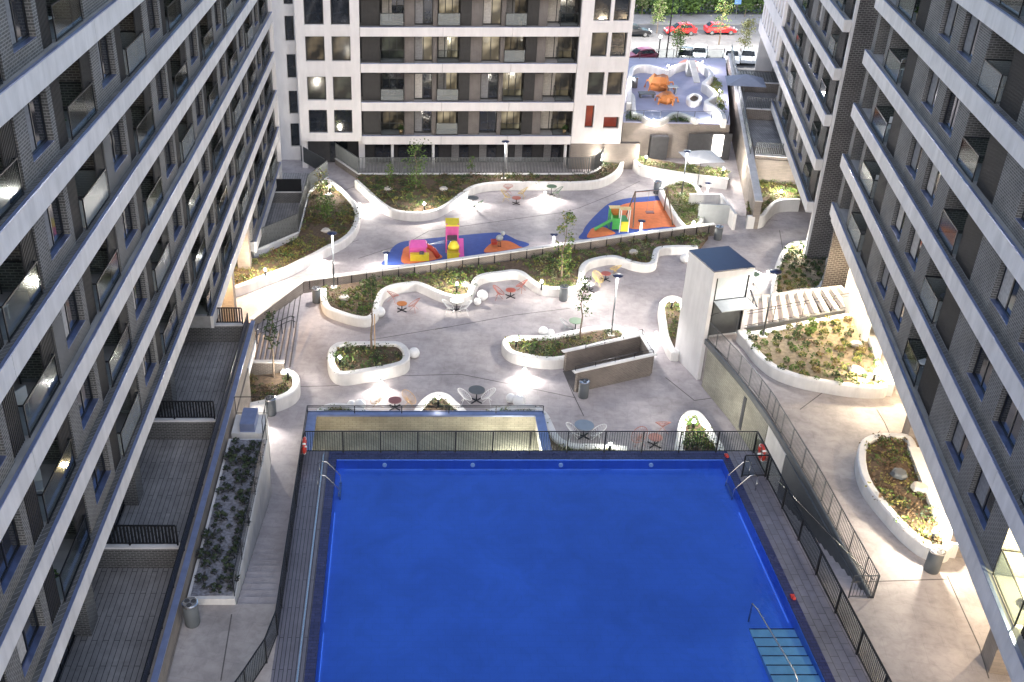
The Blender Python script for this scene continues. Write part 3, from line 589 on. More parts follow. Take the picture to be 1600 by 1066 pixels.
rb(lw, 'well_floor', 'stone_yellow', -4.6, 6.8, 38.7, 44.2, .004, .02)
fence('light_well_railing', 'dark double rail along the back of the light well', [(-5.0, 39.5), (-5.0, 44.35), (7.15, 44.35)], .98, .45, 2.4, 0, post=.04, midrail=True)

# ------------------------------------------------------------------ lift tower
A = Vector((16.45, 49.25)); ang = math.atan2(.55, 2.3)
lt = thing('lift_tower', 'pale grey lift tower with a blue reflecting roof, glazed front and canopy', 'lift tower', (A.x, A.y, 0), ang)
TW, TD, THT = 2.4, 2.85, 6.75
mb = MB(); mb.box(0, .22, 0, TD, .004, THT-.08); mb.box(TW-.22, TW, 0, TD, .004, THT-.08); mb.box(.222, TW-.222, TD-.2, TD, .004, THT-.08)
mb.box(.222, TW-.222, 0, .2, THT-.45, THT-.08); mb.box(.222, TW-.222, .02, .2, 2.45, 2.75); mb.build('shaft_wall', 'tower_grey', lt)
MB().box(-.004, TW+.004, -.004, TD+.004, THT-.078, THT).build('roof', 'pl_navy', lt)
M['pl_navy'].node_tree.nodes['Principled BSDF'].inputs['Roughness'].default_value = .3
mat('glass_milk', (.62, .68, .70), .25, var=.05); MB().box(.302, TW-.302, .06, .10, 4.985, THT-.47).build('window_glass', 'glass_milk', lt)
fr = MB(); fr.box(.225, .30, .0, .12, 2.76, THT-.46); fr.box(TW-.30, TW-.225, .0, .12, 2.76, THT-.46); fr.box(.302, TW-.302, .0, .12, 4.86, 4.98); fr.build('frame', 'metal_dark', lt)
MB().box(.4, TW-.4, .12, .16, 2.76, 4.86).build('lift_door', 'metal_grey', lt); MB().box(.30, TW-.30, .12, .16, .01, 2.44).build('lower_door', 'slate', lt)
MB().add([(.25, -.95, 4.72), (TW-.1, -.95, 4.72), (TW-.1, -.005, 4.90), (.25, -.005, 4.90), (.25, -.95, 4.77), (TW-.1, -.95, 4.77), (TW-.1, -.005, 4.95), (.25, -.005, 4.95)], [(0, 3, 2, 1), (4, 5, 6, 7), (0, 1, 5, 4), (1, 2, 6, 5), (2, 3, 7, 6), (3, 0, 4, 7)]).build('canopy', 'ch_grey', lt)
cb = MB(); cb.bar((.22, -.03, 4.1), (.22, -.93, 4.72), .06); cb.bar((TW-.07, -.03, 5.4), (TW-.07, -.93, 4.79), .06); cb.build('canopy_bracket', 'metal_dark', lt)

# pergola bridge of pale beams
A = at(1160, 513, PODZ); B = at(1342, 480, PODZ); C_ = at(1172, 466, PODZ); D_ = at(1315, 448, PODZ)
pg = thing('pergola', 'row of pale slanting beams bridging the gap beside the triangular planter', 'pergola', (A.x, A.y, 0)); L0 = A-A
def rel(p): return p-Vector((A.x, A.y, 0))
n_ = 11
MB().bar(rel(A)-Vector((0, 0, .15)), rel(B)-Vector((0, 0, .15)), .2, .35).build('front_beam', 'slate', pg)
MB().bar(rel(C_)-Vector((0, 0, .15)), rel(D_)-Vector((0, 0, .15)), .25, .35).build('rear_beam', 'wall_white', pg)
for i in range(n_+1):
    a = A.lerp(B, (i+.15)/(n_+.3)); b = C_.lerp(D_, max(0, (i-.3))/(n_)); MB().bar(rel(a)-Vector((0, 0, .05)), rel(b)-Vector((0, 0, .05)), .27, .3).build('beam', 'wall_white', pg)
fence('pergola_railing', 'thin dark railing along the front of the pergola beams', [tuple(A.xy), tuple(B.xy)], PODZ+.05, 1.0, 1.9, 0, post=.03, midrail=True)

# ------------------------------------------------------------------ apartment blocks
def sharedbox(name, x0, x1, y0, y1, z0, z1):
    return MB().box(x0, x1, y0, y1, z0, z1)
CACHE = {}
def cached(key, fn, mats):
    if key not in CACHE:
        mb = fn(); me = bpy.data.meshes.new(key[0]); me.from_pydata(mb.v, [], mb.f)
        for m in mats: me.materials.append(M[m])
        if len(set(mb.mi)) > 1: me.polygons.foreach_set('material_index', mb.mi)
        me.update(); CACHE[key] = me
    return CACHE[key]
def window(root, x, y, z, w, h, mull=1, seed=0, frame='metal_dark', curtain=None, sill=True, pane='pane_dark'):
    r = random.Random(seed); w = round(w, 1); h = round(h, 2)
    def fm():
        b = MB(); t = .07; b.box(0, w, 0, .08, 0, t); b.box(0, w, 0, .08, h-t, h); b.box(0, t, 0, .08, t+.001, h-t-.001); b.box(w-t, w, 0, .08, t+.001, h-t-.001)
        for k in range(mull): c = w*(k+1)/(mull+1); b.box(c-.035, c+.035, .005, .075, t+.002, h-t-.002)
        return b
    f = link('window', cached(('window_frame', w, h, mull, frame), fm, [frame]), root, (x, y, z))
    pm = cached(('pane', w, h, pane), lambda: MB().box(.06, w-.06, .03, .045, .06, h-.06), [pane]); link('pane', pm, f)
    if curtain:
        cm = cached(('curtain', w, h, curtain), lambda: MB().box(.08, w*.45, .021, .028, .08, h-.08), [curtain]); link('curtain', cm, f)
    if sill:
        sm = cached(('sill', w), lambda: MB().box(.0, w, -.19, .0, -.015, -.003), ['sill_metal_sky_tint']); link('sill', sm, f)
    return f
def balustrade(root, x, y, z, w, depth, glass='glass', h=1.0):
    w = round(w, 1)
    def fm():
        b = MB(); t = .04
        for xx in (0, w): b.box(xx-t/2, xx+t/2, 0, t, 0, h); b.box(xx-t/2, xx+t/2, depth-t, depth, 0, h); b.box(xx-t/2-.003, xx+t/2+.003, -.003, depth, h, h+t)
        b.box(t/2+.004, w-t/2-.004, -.002, t, h, h+t); b.box(t/2, w-t/2, 0, t, .03, .03+t); return b
    f = link('balustrade', cached(('balustrade', w, depth, h), fm, ['metal_dark']), root, (x, y, z))
    def gm():
        b = MB(); b.box(.03, w-.03, .012, .024, .08, h-.005); b.box(-.005, .007, .05, depth-.05, .06, h-.005); b.box(w-.007, w+.005, .05, depth-.05, .06, h-.005); return b
    link('glass_panel', cached(('glass_panel', w, depth, h, glass), gm, [glass]), f)
    return f
def louvre(root, x, y, z, w, h):
    w = round(w, 1); h = round(h, 2)
    def fm():
        b = MB(); b.box(0, w, .03, .06, 0, h)
        k = int(w/.11)
        for i in range(k+1): xx = w*i/k if k else 0; b.box(max(0, xx-.02), min(w, xx+.02), 0, .029, .01, h-.01)
        return b
    return link('louvre_screen', cached(('louvre', w, h), fm, ['louvre']), root, (x, y, z))
STH = 3.0; EDGE = .72
def facade(root, bays, zf, u0, u1, panel_joints, depth=2.1, wall='brick_dark', seed=0, low=False, glass_mix=True, ceiling=True, wallp=.28, edge_m='plaster_fascia'):
    """one storey: slab edge below zf, walls up to zf+STH-EDGE"""
    r = random.Random(seed*77+int(zf*10)); H_ = STH-EDGE-.004
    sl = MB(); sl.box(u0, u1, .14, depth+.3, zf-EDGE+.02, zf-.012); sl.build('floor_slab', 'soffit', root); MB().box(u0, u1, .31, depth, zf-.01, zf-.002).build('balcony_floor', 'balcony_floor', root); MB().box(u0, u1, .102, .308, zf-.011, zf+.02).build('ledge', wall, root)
    js = sorted([u0]+[j for j in panel_joints if u0+.5 < j < u1-.5]+[u1])
    for a, b in zip(js[:-1], js[1:]):
        MB().box(a+.012, b-.012, 0, .138, zf-EDGE, zf-.004).build('edge_panel', edge_m, root)
        MB().box(a+.004, b-.004, -.012, .10, zf-.002, zf+.035).build('edge_coping', 'metal_coping_sky_tint', root)
    def blk(nm, x, w, y0, y1, z0, z1):
        w = round(w, 2); me = cached((nm, w, round(y0, 2), round(y1, 2), round(z1-z0, 2), wall), lambda: MB().box(0, w, y0, y1, 0, z1-z0), [wall]); link(nm, me, root, (x, 0, z0))
    for ty, a, b in bays:
        a2, b2 = max(a, u0), min(b, u1)
        if b2-a2 < .25: continue
        if ty == 'pier': blk('brick_pier', a2, b2-a2, wallp, depth, zf, zf+H_)
        elif ty == 'win':
            blk('brick_spandrel', a2+.002, b2-a2-.004, wallp, wallp+.16, zf, zf+.50)
            window(root, a2, wallp+.18, zf+.52, b2-a2, H_-.56, 1, 0, curtain=r.choice([None, 'curtain_grey', 'curtain_grey', 'curtain']))
            blk('brick_spandrel', a2+.002, b2-a2-.004, wallp+.28, wallp+.36, zf, zf+.50)
        elif ty == 'win_full':
            window(root, a2, wallp+.40, zf+.05, b2-a2, H_-.1, 1, 0, curtain=r.choice([None, 'curtain', 'curtain_grey']), sill=False, pane=r.choice(['pane_dark', 'pane_dark', 'pane_room', 'pane_lit']))
        elif ty == 'log':
            w_ = b2-a2
            window(root, a2+.1, depth-.12, zf+.03, min(w_-.2, 2.4), H_-.12, 2, 0, sill=False, curtain=r.choice([None, None, 'curtain', 'curtain_grey']), pane=r.choice(['pane_dark']*9+['pane_lit', 'pane_room'] if wall == 'brick_dark' else ['pane_dark', 'pane_dark', 'pane_room', 'pane_room_b', 'pane_lit']))
        elif ty == 'bal':
            balustrade(root, a2+.03, .22, zf+.036, b2-a2-.06, 1.2, r.choice(['glass', 'glass', 'glass_frost'] if wall == 'brick_dark' else ['glass_frost', 'glass']))
        elif ty == 'scr':
            louvre(root, a2, wallp+.05, zf+.01, b2-a2, H_-.01)
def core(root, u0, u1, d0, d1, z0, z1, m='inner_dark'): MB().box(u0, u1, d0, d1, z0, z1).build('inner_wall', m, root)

# left block
LB = thing('apartment_block', 'long dark brick apartment block with pale floor bands filling the left side', 'building', (-10.05, 0, 0), math.pi/2)
def left_bays():
    out = []
    for k in range(-3, 8):
        s = 30.75+7.5*k
        out += [('log', s-1.1, s+2.3), ('scr', s-1.1, s-.15), ('bal', s, s+2.9), ('scr', s+2.2, s+3.2), ('pier', s+3.2, s+4.1), ('win', s+4.1, s+6.0), ('pier', s+6.0, s+6.4)]
    return out
lj = [34-11.3*2, 34-11.3, 34, 45.3, 56.6, 67.9]
for i in range(7): facade(LB, left_bays(), 7.94+3*i, 8, 80, lj, seed=i)
facade(LB, left_bays(), 4.98, 47.5, 80, lj, seed=8); facade(LB, left_bays(), 2.05, 63.8, 80, lj, seed=9)
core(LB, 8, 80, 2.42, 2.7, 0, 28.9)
gb = MB()
for s in [12+7.5*k for k in range(5)]: gb.box(s, s+.9, 1.2, 1.89, PODZ, 7.2)
gb.build('ground_pier', 'brick_dark', LB)
gb = MB(); gb.box(8, 48.8, 1.9, 2.41, PODZ, 7.2); gb.build('ground_wall', 'brick_dark', LB)
for k in range(5):
    window(LB, 9.5+7.5*k, 1.78, PODZ+.05, 3.6, 3.4, 3, sill=False)
gp = MB(); gp.box(50.9, 51.8, .4, 1.2, 0, 4.2); gp.box(56, 56.8, .4, 1.2, 0, 4.2); gp.box(62.8, 63.6, .35, 1.2, 0, 4.2); gp.build('ground_pier', 'stone_wall', LB)
MB().box(80.002, 80.3, 0, 10, 0, 28.9).build('end_wall', 'plaster_white', LB)
MB().box(60, 80, 1.5, 2.2, 0, 1.3).build('ground_wall', 'brick_dark', LB)

# right blocks
def bays_from_q(items): return [(ty, -b, -a) for ty, a, b in items]
def right_bays(base, n0, n1):
    out = []
    for k in range(n0, n1):
        s = base+14*k
        out += [('log', s-1.9, s+2.3), ('bal', s, s+2.4), ('scr', s-2.4, s-.2), ('pier', s+2.5, s+4.0), ('win', s+4.0, s+6.1), ('pier', s+6.1, s+7.3), ('win', s+7.3, s+9.3), ('pier', s+9.3, s+11.6)]
    return bays_from_q(out)
c0 = pq(13.0, 0)
RB = thing('apartment_block', 'near right brick apartment block with pale floor bands above a warm lit arcade', 'building', (c0.x, c0.y, 0), R(258))
rj = [-(20.5+9.4*k) for k in range(-1, 5)]
RQ1 = 61.4
for i in range(7):
    facade(RB, [b for b in right_bays(40, -2, 1)]+bays_from_q([('log', 52.0, 57.2), ('bal', 54, 57.2), ('scr', 51.7, 53.6), ('pier', 57.3, 58.0), ('log', 58, 60.4), ('pier', 60.5, 61.3)]), 7.45+3*i, -RQ1, -9, rj, seed=20+i)
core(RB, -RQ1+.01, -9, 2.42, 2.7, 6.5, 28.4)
ar = MB()
MB().box(-RQ1+.02, -9, .5, 7, 6.52, 6.72).build('arcade_ceiling', 'plaster_white', RB)
MB().box(-RQ1+.02, -9, .16, .5, 6.30, 6.70).build('arcade_edge', 'plaster_fascia', RB)
for q in (15.6, 22.4, 29.0, 35.2, 42.8, 48.8):
    p = MB(); p.box(-q-.95, -q, 1.5, 2.45, PODZ+.004, 6.5); p.build('arcade_pillar', 'stone_wall', RB)
MB().box(-53, -9, 5.2, 5.4, PODZ+.002, 6.5).build('arcade_wall', 'plaster_white', RB)
for q in (18, 24.5, 31.5, 38.5, 45): window(RB, -q-2, 5.1, PODZ+.1, 2.2, 2.5, 1, sill=False)
MB().box(-61.3, -52.2, 1.9, 2.2, .004, 6.5).build('ground_wall', 'stone_wall', RB)
MB().box(-58, -52.0, 1.0, 1.3, .004, 6.0).build('pale_panel', 'wall_white', RB)
ewb = MB().box(-61.7, -61.402, .5, 16, 0, 28.4).build('end_wall', 'brick_end', RB)
RB2 = thing('apartment_block', 'farther right brick apartment block with a dark brick end wall facing the pool', 'building', (c0.x+.15, c0.y, 0), R(258))
Q0, Q1, Q2 = 69.4, 96.0, 112.0
rj2 = [-(78+9.4*k) for k in range(4)]
for i in range(7):
    z = 4.45+3*i
    facade(RB2, right_bays(72, 0, 2), z, -Q1 if i > 0 else -94, -Q0-.01, rj2, seed=40+i)
    fw = MB(); zf = z
    if i > 0:
        MB().box(-Q2, -Q1-.01, .0, .3, zf-EDGE, zf+.45).build('white_band', 'plaster_white', RB2)
        for k in range(8):
            q = Q1+2*k; MB().box(-q-.95, -q-.012, .02, .6, zf+.452, zf+STH-EDGE-.004).build('white_pier', 'plaster_white', RB2); window(RB2, -q-2.0+.02, .3, zf+.46, 1.0, STH-EDGE-.5, 0, sill=False)
        pass
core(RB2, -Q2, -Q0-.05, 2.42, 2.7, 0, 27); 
MB().box(-Q0-.0, -Q0+.3, .62, 16, 0, 27).build('end_wall', 'brick_end', RB2)
MB().box(-Q0, -Q0+.302, .44, .615, 0, 27).build('end_pilaster', 'plaster_fascia', RB2)
for i in range(7): MB().box(-Q0+.002, -Q0+.16, .0, .43, 4.45+3*i-EDGE, 4.45+3*i).build('edge_return', 'plaster_fascia', RB2)
MB().box(-Q2, -Q0-.02, 2.0, 2.4, PODZ, 3.7).build('ground_wall', 'brick_dark', RB2)
MB().box(-Q2, -Q2+.2, .3, 10, 0, 27).build('far_wall', 'plaster_white', RB2)

# central block -----------------------------------------------------------
YC = 84.0
CB = thing('apartment_block', 'white central apartment block with five bands of balconies facing the courtyard', 'building', (0, YC, 0), 0)
cbays = [('scr', -3.5, -2.0), ('log', -2.0, .1), ('bal', -2.0, 0), ('pier', 0, .8), ('win_full', .8, 2.3), ('pier', 2.3, 2.65), ('log', 2.65, 4.6), ('bal', 2.65, 4.5), ('scr', 4.5, 5.4), ('pier', 5.4, 6.3), ('win_full', 6.3, 7.8), ('pier', 7.8, 8.15), ('log', 8.1, 10.0), ('bal', 8.1, 9.9), ('scr', 9.9, 10.8), ('pier', 10.8, 11.5), ('log', 11.5, 14.0), ('bal', 12.5, 14.0)]
levels = [2.94, 5.82, 9.02, 11.93, 14.9]
M_BR = 'brick_brown'
for i, z in enumerate(levels):
    facade(CB, cbays, z, -3.6, 14.1, [3.1, 8.7], seed=60+i, wall='brick_centre', wallp=.5, depth=1.9, edge_m='plaster_white')
# white flanks built round their window openings
def flank(x0, x1, z0, z1, wins, d0=0, d1=.5):
    """grid wall: wins = list of (xa, xb, za, zb); fills the rest with boxes"""
    xs = sorted({x0, x1, *[w[0] for w in wins], *[w[1] for w in wins]}); b = MB()
    rows = {}
    for xa, xb in zip(xs[:-1], xs[1:]):
        xm = (xa+xb)/2; cuts = sorted([(w[2], w[3]) for w in wins if w[0] <= xm <= w[1]]); z = z0
        for a, c in cuts:
            if a > z: b.box(xa, xb, d0, d1, z, a)
            z = c
        if z < z1: b.box(xa, xb, d0, d1, z, z1)
    return b
def px_windows(lst, Y, cb=CB, recess=.28, lit=None):
    out = []
    for i, (xa, ya, xb, yb) in enumerate(lst):
        a = atY(xa, yb, Y); b = atY(xb, ya, Y); out.append((a.x, b.x, a.z, b.z))
    return out
lw_ = px_windows([(476, -22, 504, 39), (477, 57, 506, 96), (481, 120, 509, 157), (483.5, 172, 510.5, 208), (517, -22, 545, 39), (518.6, 57, 547, 96), (521, 120, 549, 157), (523, 172, 550, 208)], YC)
rw_ = px_windows([(927, -22, 957, 33), (922, 51, 952, 89), (917, 113, 945.6, 149), (913, 165, 929.5, 200), (958, -22, 987, 33), (953, 51, 982, 89), (947, 113, 976, 149), (942, 183, 968, 201)], YC)
def snap(ws, cols):
    o = []
    for j, grp in enumerate(cols):
        xa = sum(ws[k][0] for k in grp)/len(grp); xb = sum(ws[k][1] for k in grp)/len(grp)
        for k in grp: o.append((xa, xb, ws[k][2], ws[k][3]))
    return o
lw_ = snap(lw_, [(0, 1, 2, 3), (4, 5, 6, 7)]); rw_ = snap(rw_, [(0, 1, 2)]+[(4, 5, 6)])+[rw_[3], rw_[7]]
flank(-8.77, -3.62, 2.5, 18, lw_).build('white_wall', 'plaster_white', CB); flank(14.12, 18.3, 2.3, 18, rw_).build('white_wall', 'plaster_white', CB)
mat('pane_warm', (.05, .04, .03), .12, 0, var=.5, emit=(1, .75, .4), es=.05)
for k, w in enumerate(lw_+rw_): window(CB, w[0]+.01, .28, w[2]+.01, w[1]-w[0]-.05, w[3]-w[2]-.03, 0, pane=('pane_orange' if k >= 14 else ['pane_dark', 'pane_room', 'pane_room_b', 'pane_dark'][k % 4]), sill=False)
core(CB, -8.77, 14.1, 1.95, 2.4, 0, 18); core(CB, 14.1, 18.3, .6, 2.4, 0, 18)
MB().box(18.0, 18.3, .5, 13, 2.3, 18).build('side_wall', 'plaster_white', CB); MB().box(-8.77, -8.5, .502, 6, 2.5, 18).build('side_wall', 'plaster_white', CB)
sbw = px_windows([(446, 25, 459, 64), (449, 85, 461, 122), (453, 142, 465, 178), (455.5, 193, 467, 229), (443, -25, 456, 7)], 86.5)
sbw = snap(sbw, [(0, 1, 2, 3, 4)])
o = flank(-12.5, -8.8, 0, 18, sbw, 2.5, 3.0).build('setback_wall', 'plaster_white', CB)
for w in sbw: window(CB, w[0]+.01, 2.75, w[2]+.01, w[1]-w[0]-.05, w[3]-w[2]-.03, 0, sill=False)
# ground floor of the central block
gm = MB()
for x in (-8.77, -3.9, 14.1): gm.box(x, x+.5, .3, .9, .004, 2.45)
gm.build('ground_pier', 'plaster_white', CB)
MB().box(-8.5, 14.1, 1.8, 1.94, .004, 2.3).build('ground_wall', 'inner_dark', CB)
for x in (-6.5, -2.6, -.6, 1.4, 4, 6.4, 9.5, 12): window(CB, x, 1.7, .1, 1.6, 2.1, 1, sill=False, curtain='curtain_grey' if x > 3 else None)
for px_ in (613, 677, 791.5, 884):
    p = atY(px_, 245, YC-.3); MB().lathe([(.13, .004), (.13, 2.2)], p.x, -.05+.3, 12).build('column', 'wall_white', CB, True)
MB().box(14.12, 20, .05, .55, .004, 2.28).build('ground_brick', M_BR, CB)
for x0_ in (8.1+.9, 4.5): pass
# brick base and curved terrace fence
tfp = [at(x, y, .55).xy for x, y in [(525, 247), (560, 271), (720, 271), (895, 271), (922, 269), (938, 260), (944, 245), (940, 232)]]
t = thing('terrace_plinth', 'brick plinth with white coping carrying the central terrace fence', 'wall', (tfp[1].x, tfp[1].y, 0)); mb = MB(); sp2 = [p-tfp[1] for p in tfp[:2]]+smoothpts([p-tfp[1] for p in tfp[2:]], n=4)
ribbon(mb, sp2, .2, .004, .5); mb.build('brickwork', M_BR, t); mb = MB(); ribbon(mb, sp2, .28, .502, .56); mb.build('coping', 'wall_white', t)
fence('terrace_fence', 'long grey slatted fence closing the ground floor terraces of the central block', [tuple(p+tfp[1]) for p in sp2], .56, 1.35, 1.9, .12, 'metal_grey', .07, .05, cat='fence')
fence('terrace_fence', 'slatted fence on the left side of the entrance passage', [tuple(at(x, y, .5).xy) for x, y in [(471, 252), (508, 274)]], .5, 1.4, 1.9, .12, 'metal_grey', .07, .05, cat='fence')
flf = [at(x, y, .5).xy for x, y in [(395, 392), (466, 362), (474, 330), (482, 300), (512, 276)]]
t = thing('terrace_plinth', 'pale plinth under the angled fence of the far left garden', 'wall', (flf[0].x, flf[0].y, 0)); mb = MB(); ribbon(mb, [p-flf[0] for p in flf], .2, .004, .5); mb.build('body', 'wall_white', t)
fence('garden_fence', 'angled grey slatted fence around the far left garden', [tuple(p) for p in flf], .5, 1.4, 1.8, .13, 'metal_grey', .07, .05, cat='fence')
t = thing('garden_terrace', 'dark boarded floor of the far left garden', 'terrace', (-9, 72, 0)); MB().prism([(-1.9, -4.6), (.9, -1.6), (1.0, 6.5), (2.6, 11), (-1.9, 11)], .004, .05).build('floor', 'boards', t)
for yy, z0 in ((76, 0), (70.5, 0)):
    pass
t = thing('garden_divider', 'low wall with dark screen across the far left garden', 'wall', (-10, 76.2, 0)); MB().box(-1.5, 1.9, -.1, .1, .05, .9).build('wall', 'brick_dark', t); MB().box(-1.5, 1.9, -.13, .13, .902, .96).build('coping', 'wall_white', t); MB().box(-1.5, 1.9, -.02, .02, .97, 2.0).build('screen', 'metal_dark', t)

# private gardens on the left podium ---------------------------------------
gt = thing('garden_podium', 'raised podium of private gardens along the foot of the left block', 'terrace', (-10, 28, 0))
MB().box(-4, 1.86, -23, 18, .006, PODZ).build('podium_wall', 'stone_wall', gt); MB().box(-4, 1.86, 18.01, 21.0, 2.2, PODZ).build('podium_slab', 'plaster_white', gt)
for k, (ya, yb) in enumerate([(12.6, 21.8), (22.0, 30.6), (30.8, 39.4), (39.6, 48.7)]):
    MB().box(-3, 1.4, ya-28, yb-28, PODZ+.004, PODZ+.06).build('deck_floor', 'boards', gt)
gw = thing('garden_wall', 'long low wall with blue reflecting coping beside the private gardens', 'wall', (-8.4, 28, PODZ))
MB().box(-.14, .22, -23, 21.1, .07, 1.04).build('wall', 'stone_wall', gw); MB().box(.04, .27, -23, 21.2, 1.05, 1.11).build('coping', 'metal_coping_sky_tint', gw)
fence('garden_screen', 'dark slatted privacy screen on top of the long garden wall', [(-8.48, 12), (-8.48, 49.0)], PODZ+1.05, .62, 2.1, .1, 'metal_dark', .06, .05, cat='fence')
for i, (yy, lb) in enumerate([(48.8, 'farthest'), (39.5, 'second farthest'), (30.7, 'third farthest'), (21.9, 'nearest')]):
    t = thing('garden_divider', lb+' of the low brick dividing walls between the private gardens', 'wall', (-10.6, yy, PODZ+.05)); MB().box(-2, 2.0, -.1, .1, .02, 1.0).build('wall', 'brick_dark', t); MB().box(-2, 2.0, -.15, .15, 1.002, 1.09).build('coping', 'plaster_white', t)
    fence('divider_screen', 'slatted screen standing on the '+lb+' garden dividing wall', [(-12.4, yy), (-10.6, yy), (-8.75, yy)], PODZ+1.14, .95, 1.8, .13, 'metal_dark', .075, .06, cat='fence')

# terraces in front of the farther right block ------------------------------
def qbox(mb, p0, p1, q0, q1, z0, z1): 
    P = [pq(p0, q0), pq(p1, q0), pq(p1, q1), pq(p0, q1)]; mb.prism([(v.x, v.y) for v in P], z0, z1); return mb
t = thing('terrace_podium', 'raised terrace podium at the foot of the farther right block', 'terrace'); 
qbox(MB(), 11.1, 15.2, 83, 112, .004, PODZ).build('podium', 'stone_wall', t)
for k, (qa, qb) in enumerate([(86.2, 93.8), (94.2, 103), (103.4, 111)]): qbox(MB(), 11.3, 14.9, qa, qb, PODZ+.002, PODZ+.05).build('deck_floor', 'boards', t)
t = thing('boundary_wall', 'tall sloping pale stone wall between the courtyard and the right terraces', 'wall')
W_ = [pq(10.55, 74.8), pq(11.05, 74.8), pq(11.05, 112), pq(10.55, 112)]; 
vs_ = [(v.x, v.y, .004) for v in W_]+[(W_[0].x, W_[0].y, 2.2), (W_[1].x, W_[1].y, 2.2), (W_[2].x, W_[2].y, 4.2), (W_[3].x, W_[3].y, 4.2)]
MB().add(vs_, [(0, 3, 2, 1), (4, 5, 6, 7), (0, 1, 5, 4), (1, 2, 6, 5), (2, 3, 7, 6), (3, 0, 4, 7)]).build('wall', 'stone_wall', t)
MB().bar(pq(10.8, 74.7, 2.25), pq(10.8, 112, 4.25), .56, .07).build('coping', 'plaster_fascia', t)
fence('boundary_railing', 'glass and metal railing on top of the sloping stone wall', [tuple(pq(10.8, 84).xy), tuple(pq(10.8, 112).xy)], 0, .9, 2.4, 0, 'metal_grey', post=.05, panel='glass_frost', z_list=[2.75, 4.28])
for q, lb, bz in [(83.2, 'nearest', 2.0), (94, 'middle', 2.7), (103.2, 'farthest', 2.7)]:
    z = bz+.05; a, b = pq(11.1, q), pq(15, q)
    t = thing('garden_divider', lb+' of the dividing walls on the terraces of the farther right block', 'wall', (a.x, a.y, z)); d = b-a
    MB().bar((0, 0, .45), (d.x, d.y, .45), .2, .88).build('wall', 'brick_brown', t); MB().bar((0, 0, .93), (d.x, d.y, .93), .3, .07).build('coping', 'plaster_white', t)
    fence('divider_screen', 'slatted screen on the '+lb+' right terrace dividing wall', [tuple(a.xy), tuple(b.xy)], z+.97, 1.0, 1.5, .14, 'metal_grey', .06, .05, cat='fence')
# parasols
def parasol(loc, w, h, m, label, rz=0):
    t = thing('parasol', label, 'parasol', loc, rz); s = w/2
    MB().add([(-s, -s, h), (s, -s, h), (s, s, h), (-s, s, h), (0, 0, h+w*.2)], [(0, 1, 4), (1, 2, 4), (2, 3, 4), (3, 0, 4), (0, 3, 2, 1)]).build('canopy', m, t)
    MB().tube([(0, 0, 0), (0, 0, h+w*.2)], .03, 8).build('pole', 'metal_grey', t); MB().box(-.3, .3, -.3, .3, 0, .08).build('base', 'metal_dark', t)
p = at(1098, 233, 3.2); parasol((p.x, p.y, .02), 2.9, 2.5, 'canvas_white', 'white square parasol on the terrace under the rooftop playground', .1)
p = at(1165, 125, 5.2); parasol((p.x, p.y, PODZ+.05), 3.4, 2.3, 'canvas', 'large blue grey parasol on the terrace of the farther right block', -.2)

# low building with the rooftop play area --------------------------------------
a, b = at(978, 190, 3.2), at(1137, 192, 3.2)
LBd = thing('low_building', 'low brick building with a white play terrace on its roof', 'building', (a.x, a.y, 0))
rp_ = [Vector((19.1, 87.3)), Vector((28.2, 86.6)), Vector((34.2, 110)), Vector((21.0, 110))]
MB().prism([tuple(v-a.xy) for v in rp_], .004, 3.1).build('brick_wall', M_BR, LBd)
mat('play_floor', (.30, .31, .44), .7, var=.1, scale=.6); MB().prism([tuple((v-a.xy)) for v in rp_], 3.102, 3.2).build('roof_floor', 'play_floor', LBd)
for (xa, xb) in ((1012, 1040), (1075, 1130)):
    u = atY(xa, 235, 87.2); v = atY(xb, 235, 87.0); MB().box(u.x-a.x, v.x-a.x, -.9, -.2, .05, 2.1).build('opening', 'inner_dark', LBd)
u = atY(1121, 230, 86.2); MB().box(u.x-a.x-.45, u.x-a.x+.45, -1.1, -.95, .4, 2.3).build('lit_doorway', 'lamp_soft', LBd).location.z = 0
MB().box(u.x-a.x-2.6, u.x-a.x+1.2, -.948, -.9, .05, 2.4).build('recess', 'inner_dark', LBd)
for ch in LBd.children:
    if ch.name.startswith('lit_doorway'): ch.data.materials[0] = M['door_lit'] if 'door_lit' in M else mat('door_lit', (.8, .8, .75), .6, emit=(1, .95, .85), es=1.2)
RZ = 3.2
fence('roof_railing', 'thin dark railing with glass along the front of the rooftop play area', [tuple(at(x, y, RZ).xy) for x, y in [(978, 190), (1137, 193)]], RZ, 1.0, 1.35, 0, post=.04, panel='glass')
fence('roof_railing', 'railing along the street side of the rooftop play area', [(21.4, 109.5), (33.8, 109.5)], RZ, 1.0, 1.8, 0, post=.04, panel='glass')
curved_wall('wavy white wall round the rear of the rooftop play area', [(983, 160), (984, 135), (986, 112), (992, 103), (1010, 101), (1030, 106), (1043, 109), (1055, 102), (1072, 98), (1090, 99), (1105, 106), (1112, 116), (1105, 124), (1100, 130), (1110, 137), (1118, 146), (1112, 153), (1104, 158), (1114, 165), (1127, 174), (1132, 186)], RZ+.8, RZ, w=.4, bed=[(1137, 190), (1133, 160), (1127, 130), (1120, 104), (1112, 96), (990, 96), (978, 110), (976, 160)][::-1][:0] or None, seed=51)
curved_wall('white edging along the left of the rooftop play area', [(984, 143), (989, 150), (990, 165), (991, 176)], RZ+.6, RZ, w=.35, seed=52)
curved_wall('scalloped white bench at the front of the rooftop play area', [(991, 176), (1003, 179), (1012, 186), (1025, 189), (1038, 185), (1050, 177), (1062, 176), (1075, 180), (1090, 186)], RZ+.5, RZ, w=.35, seed=53)
curved_wall('round white planter ring on the rooftop play area', [(1076, 150), (1085, 146), (1094, 150), (1092, 156), (1084, 159), (1077, 156)], RZ+.5, RZ, True, w=.3, seed=54, nocover=True)
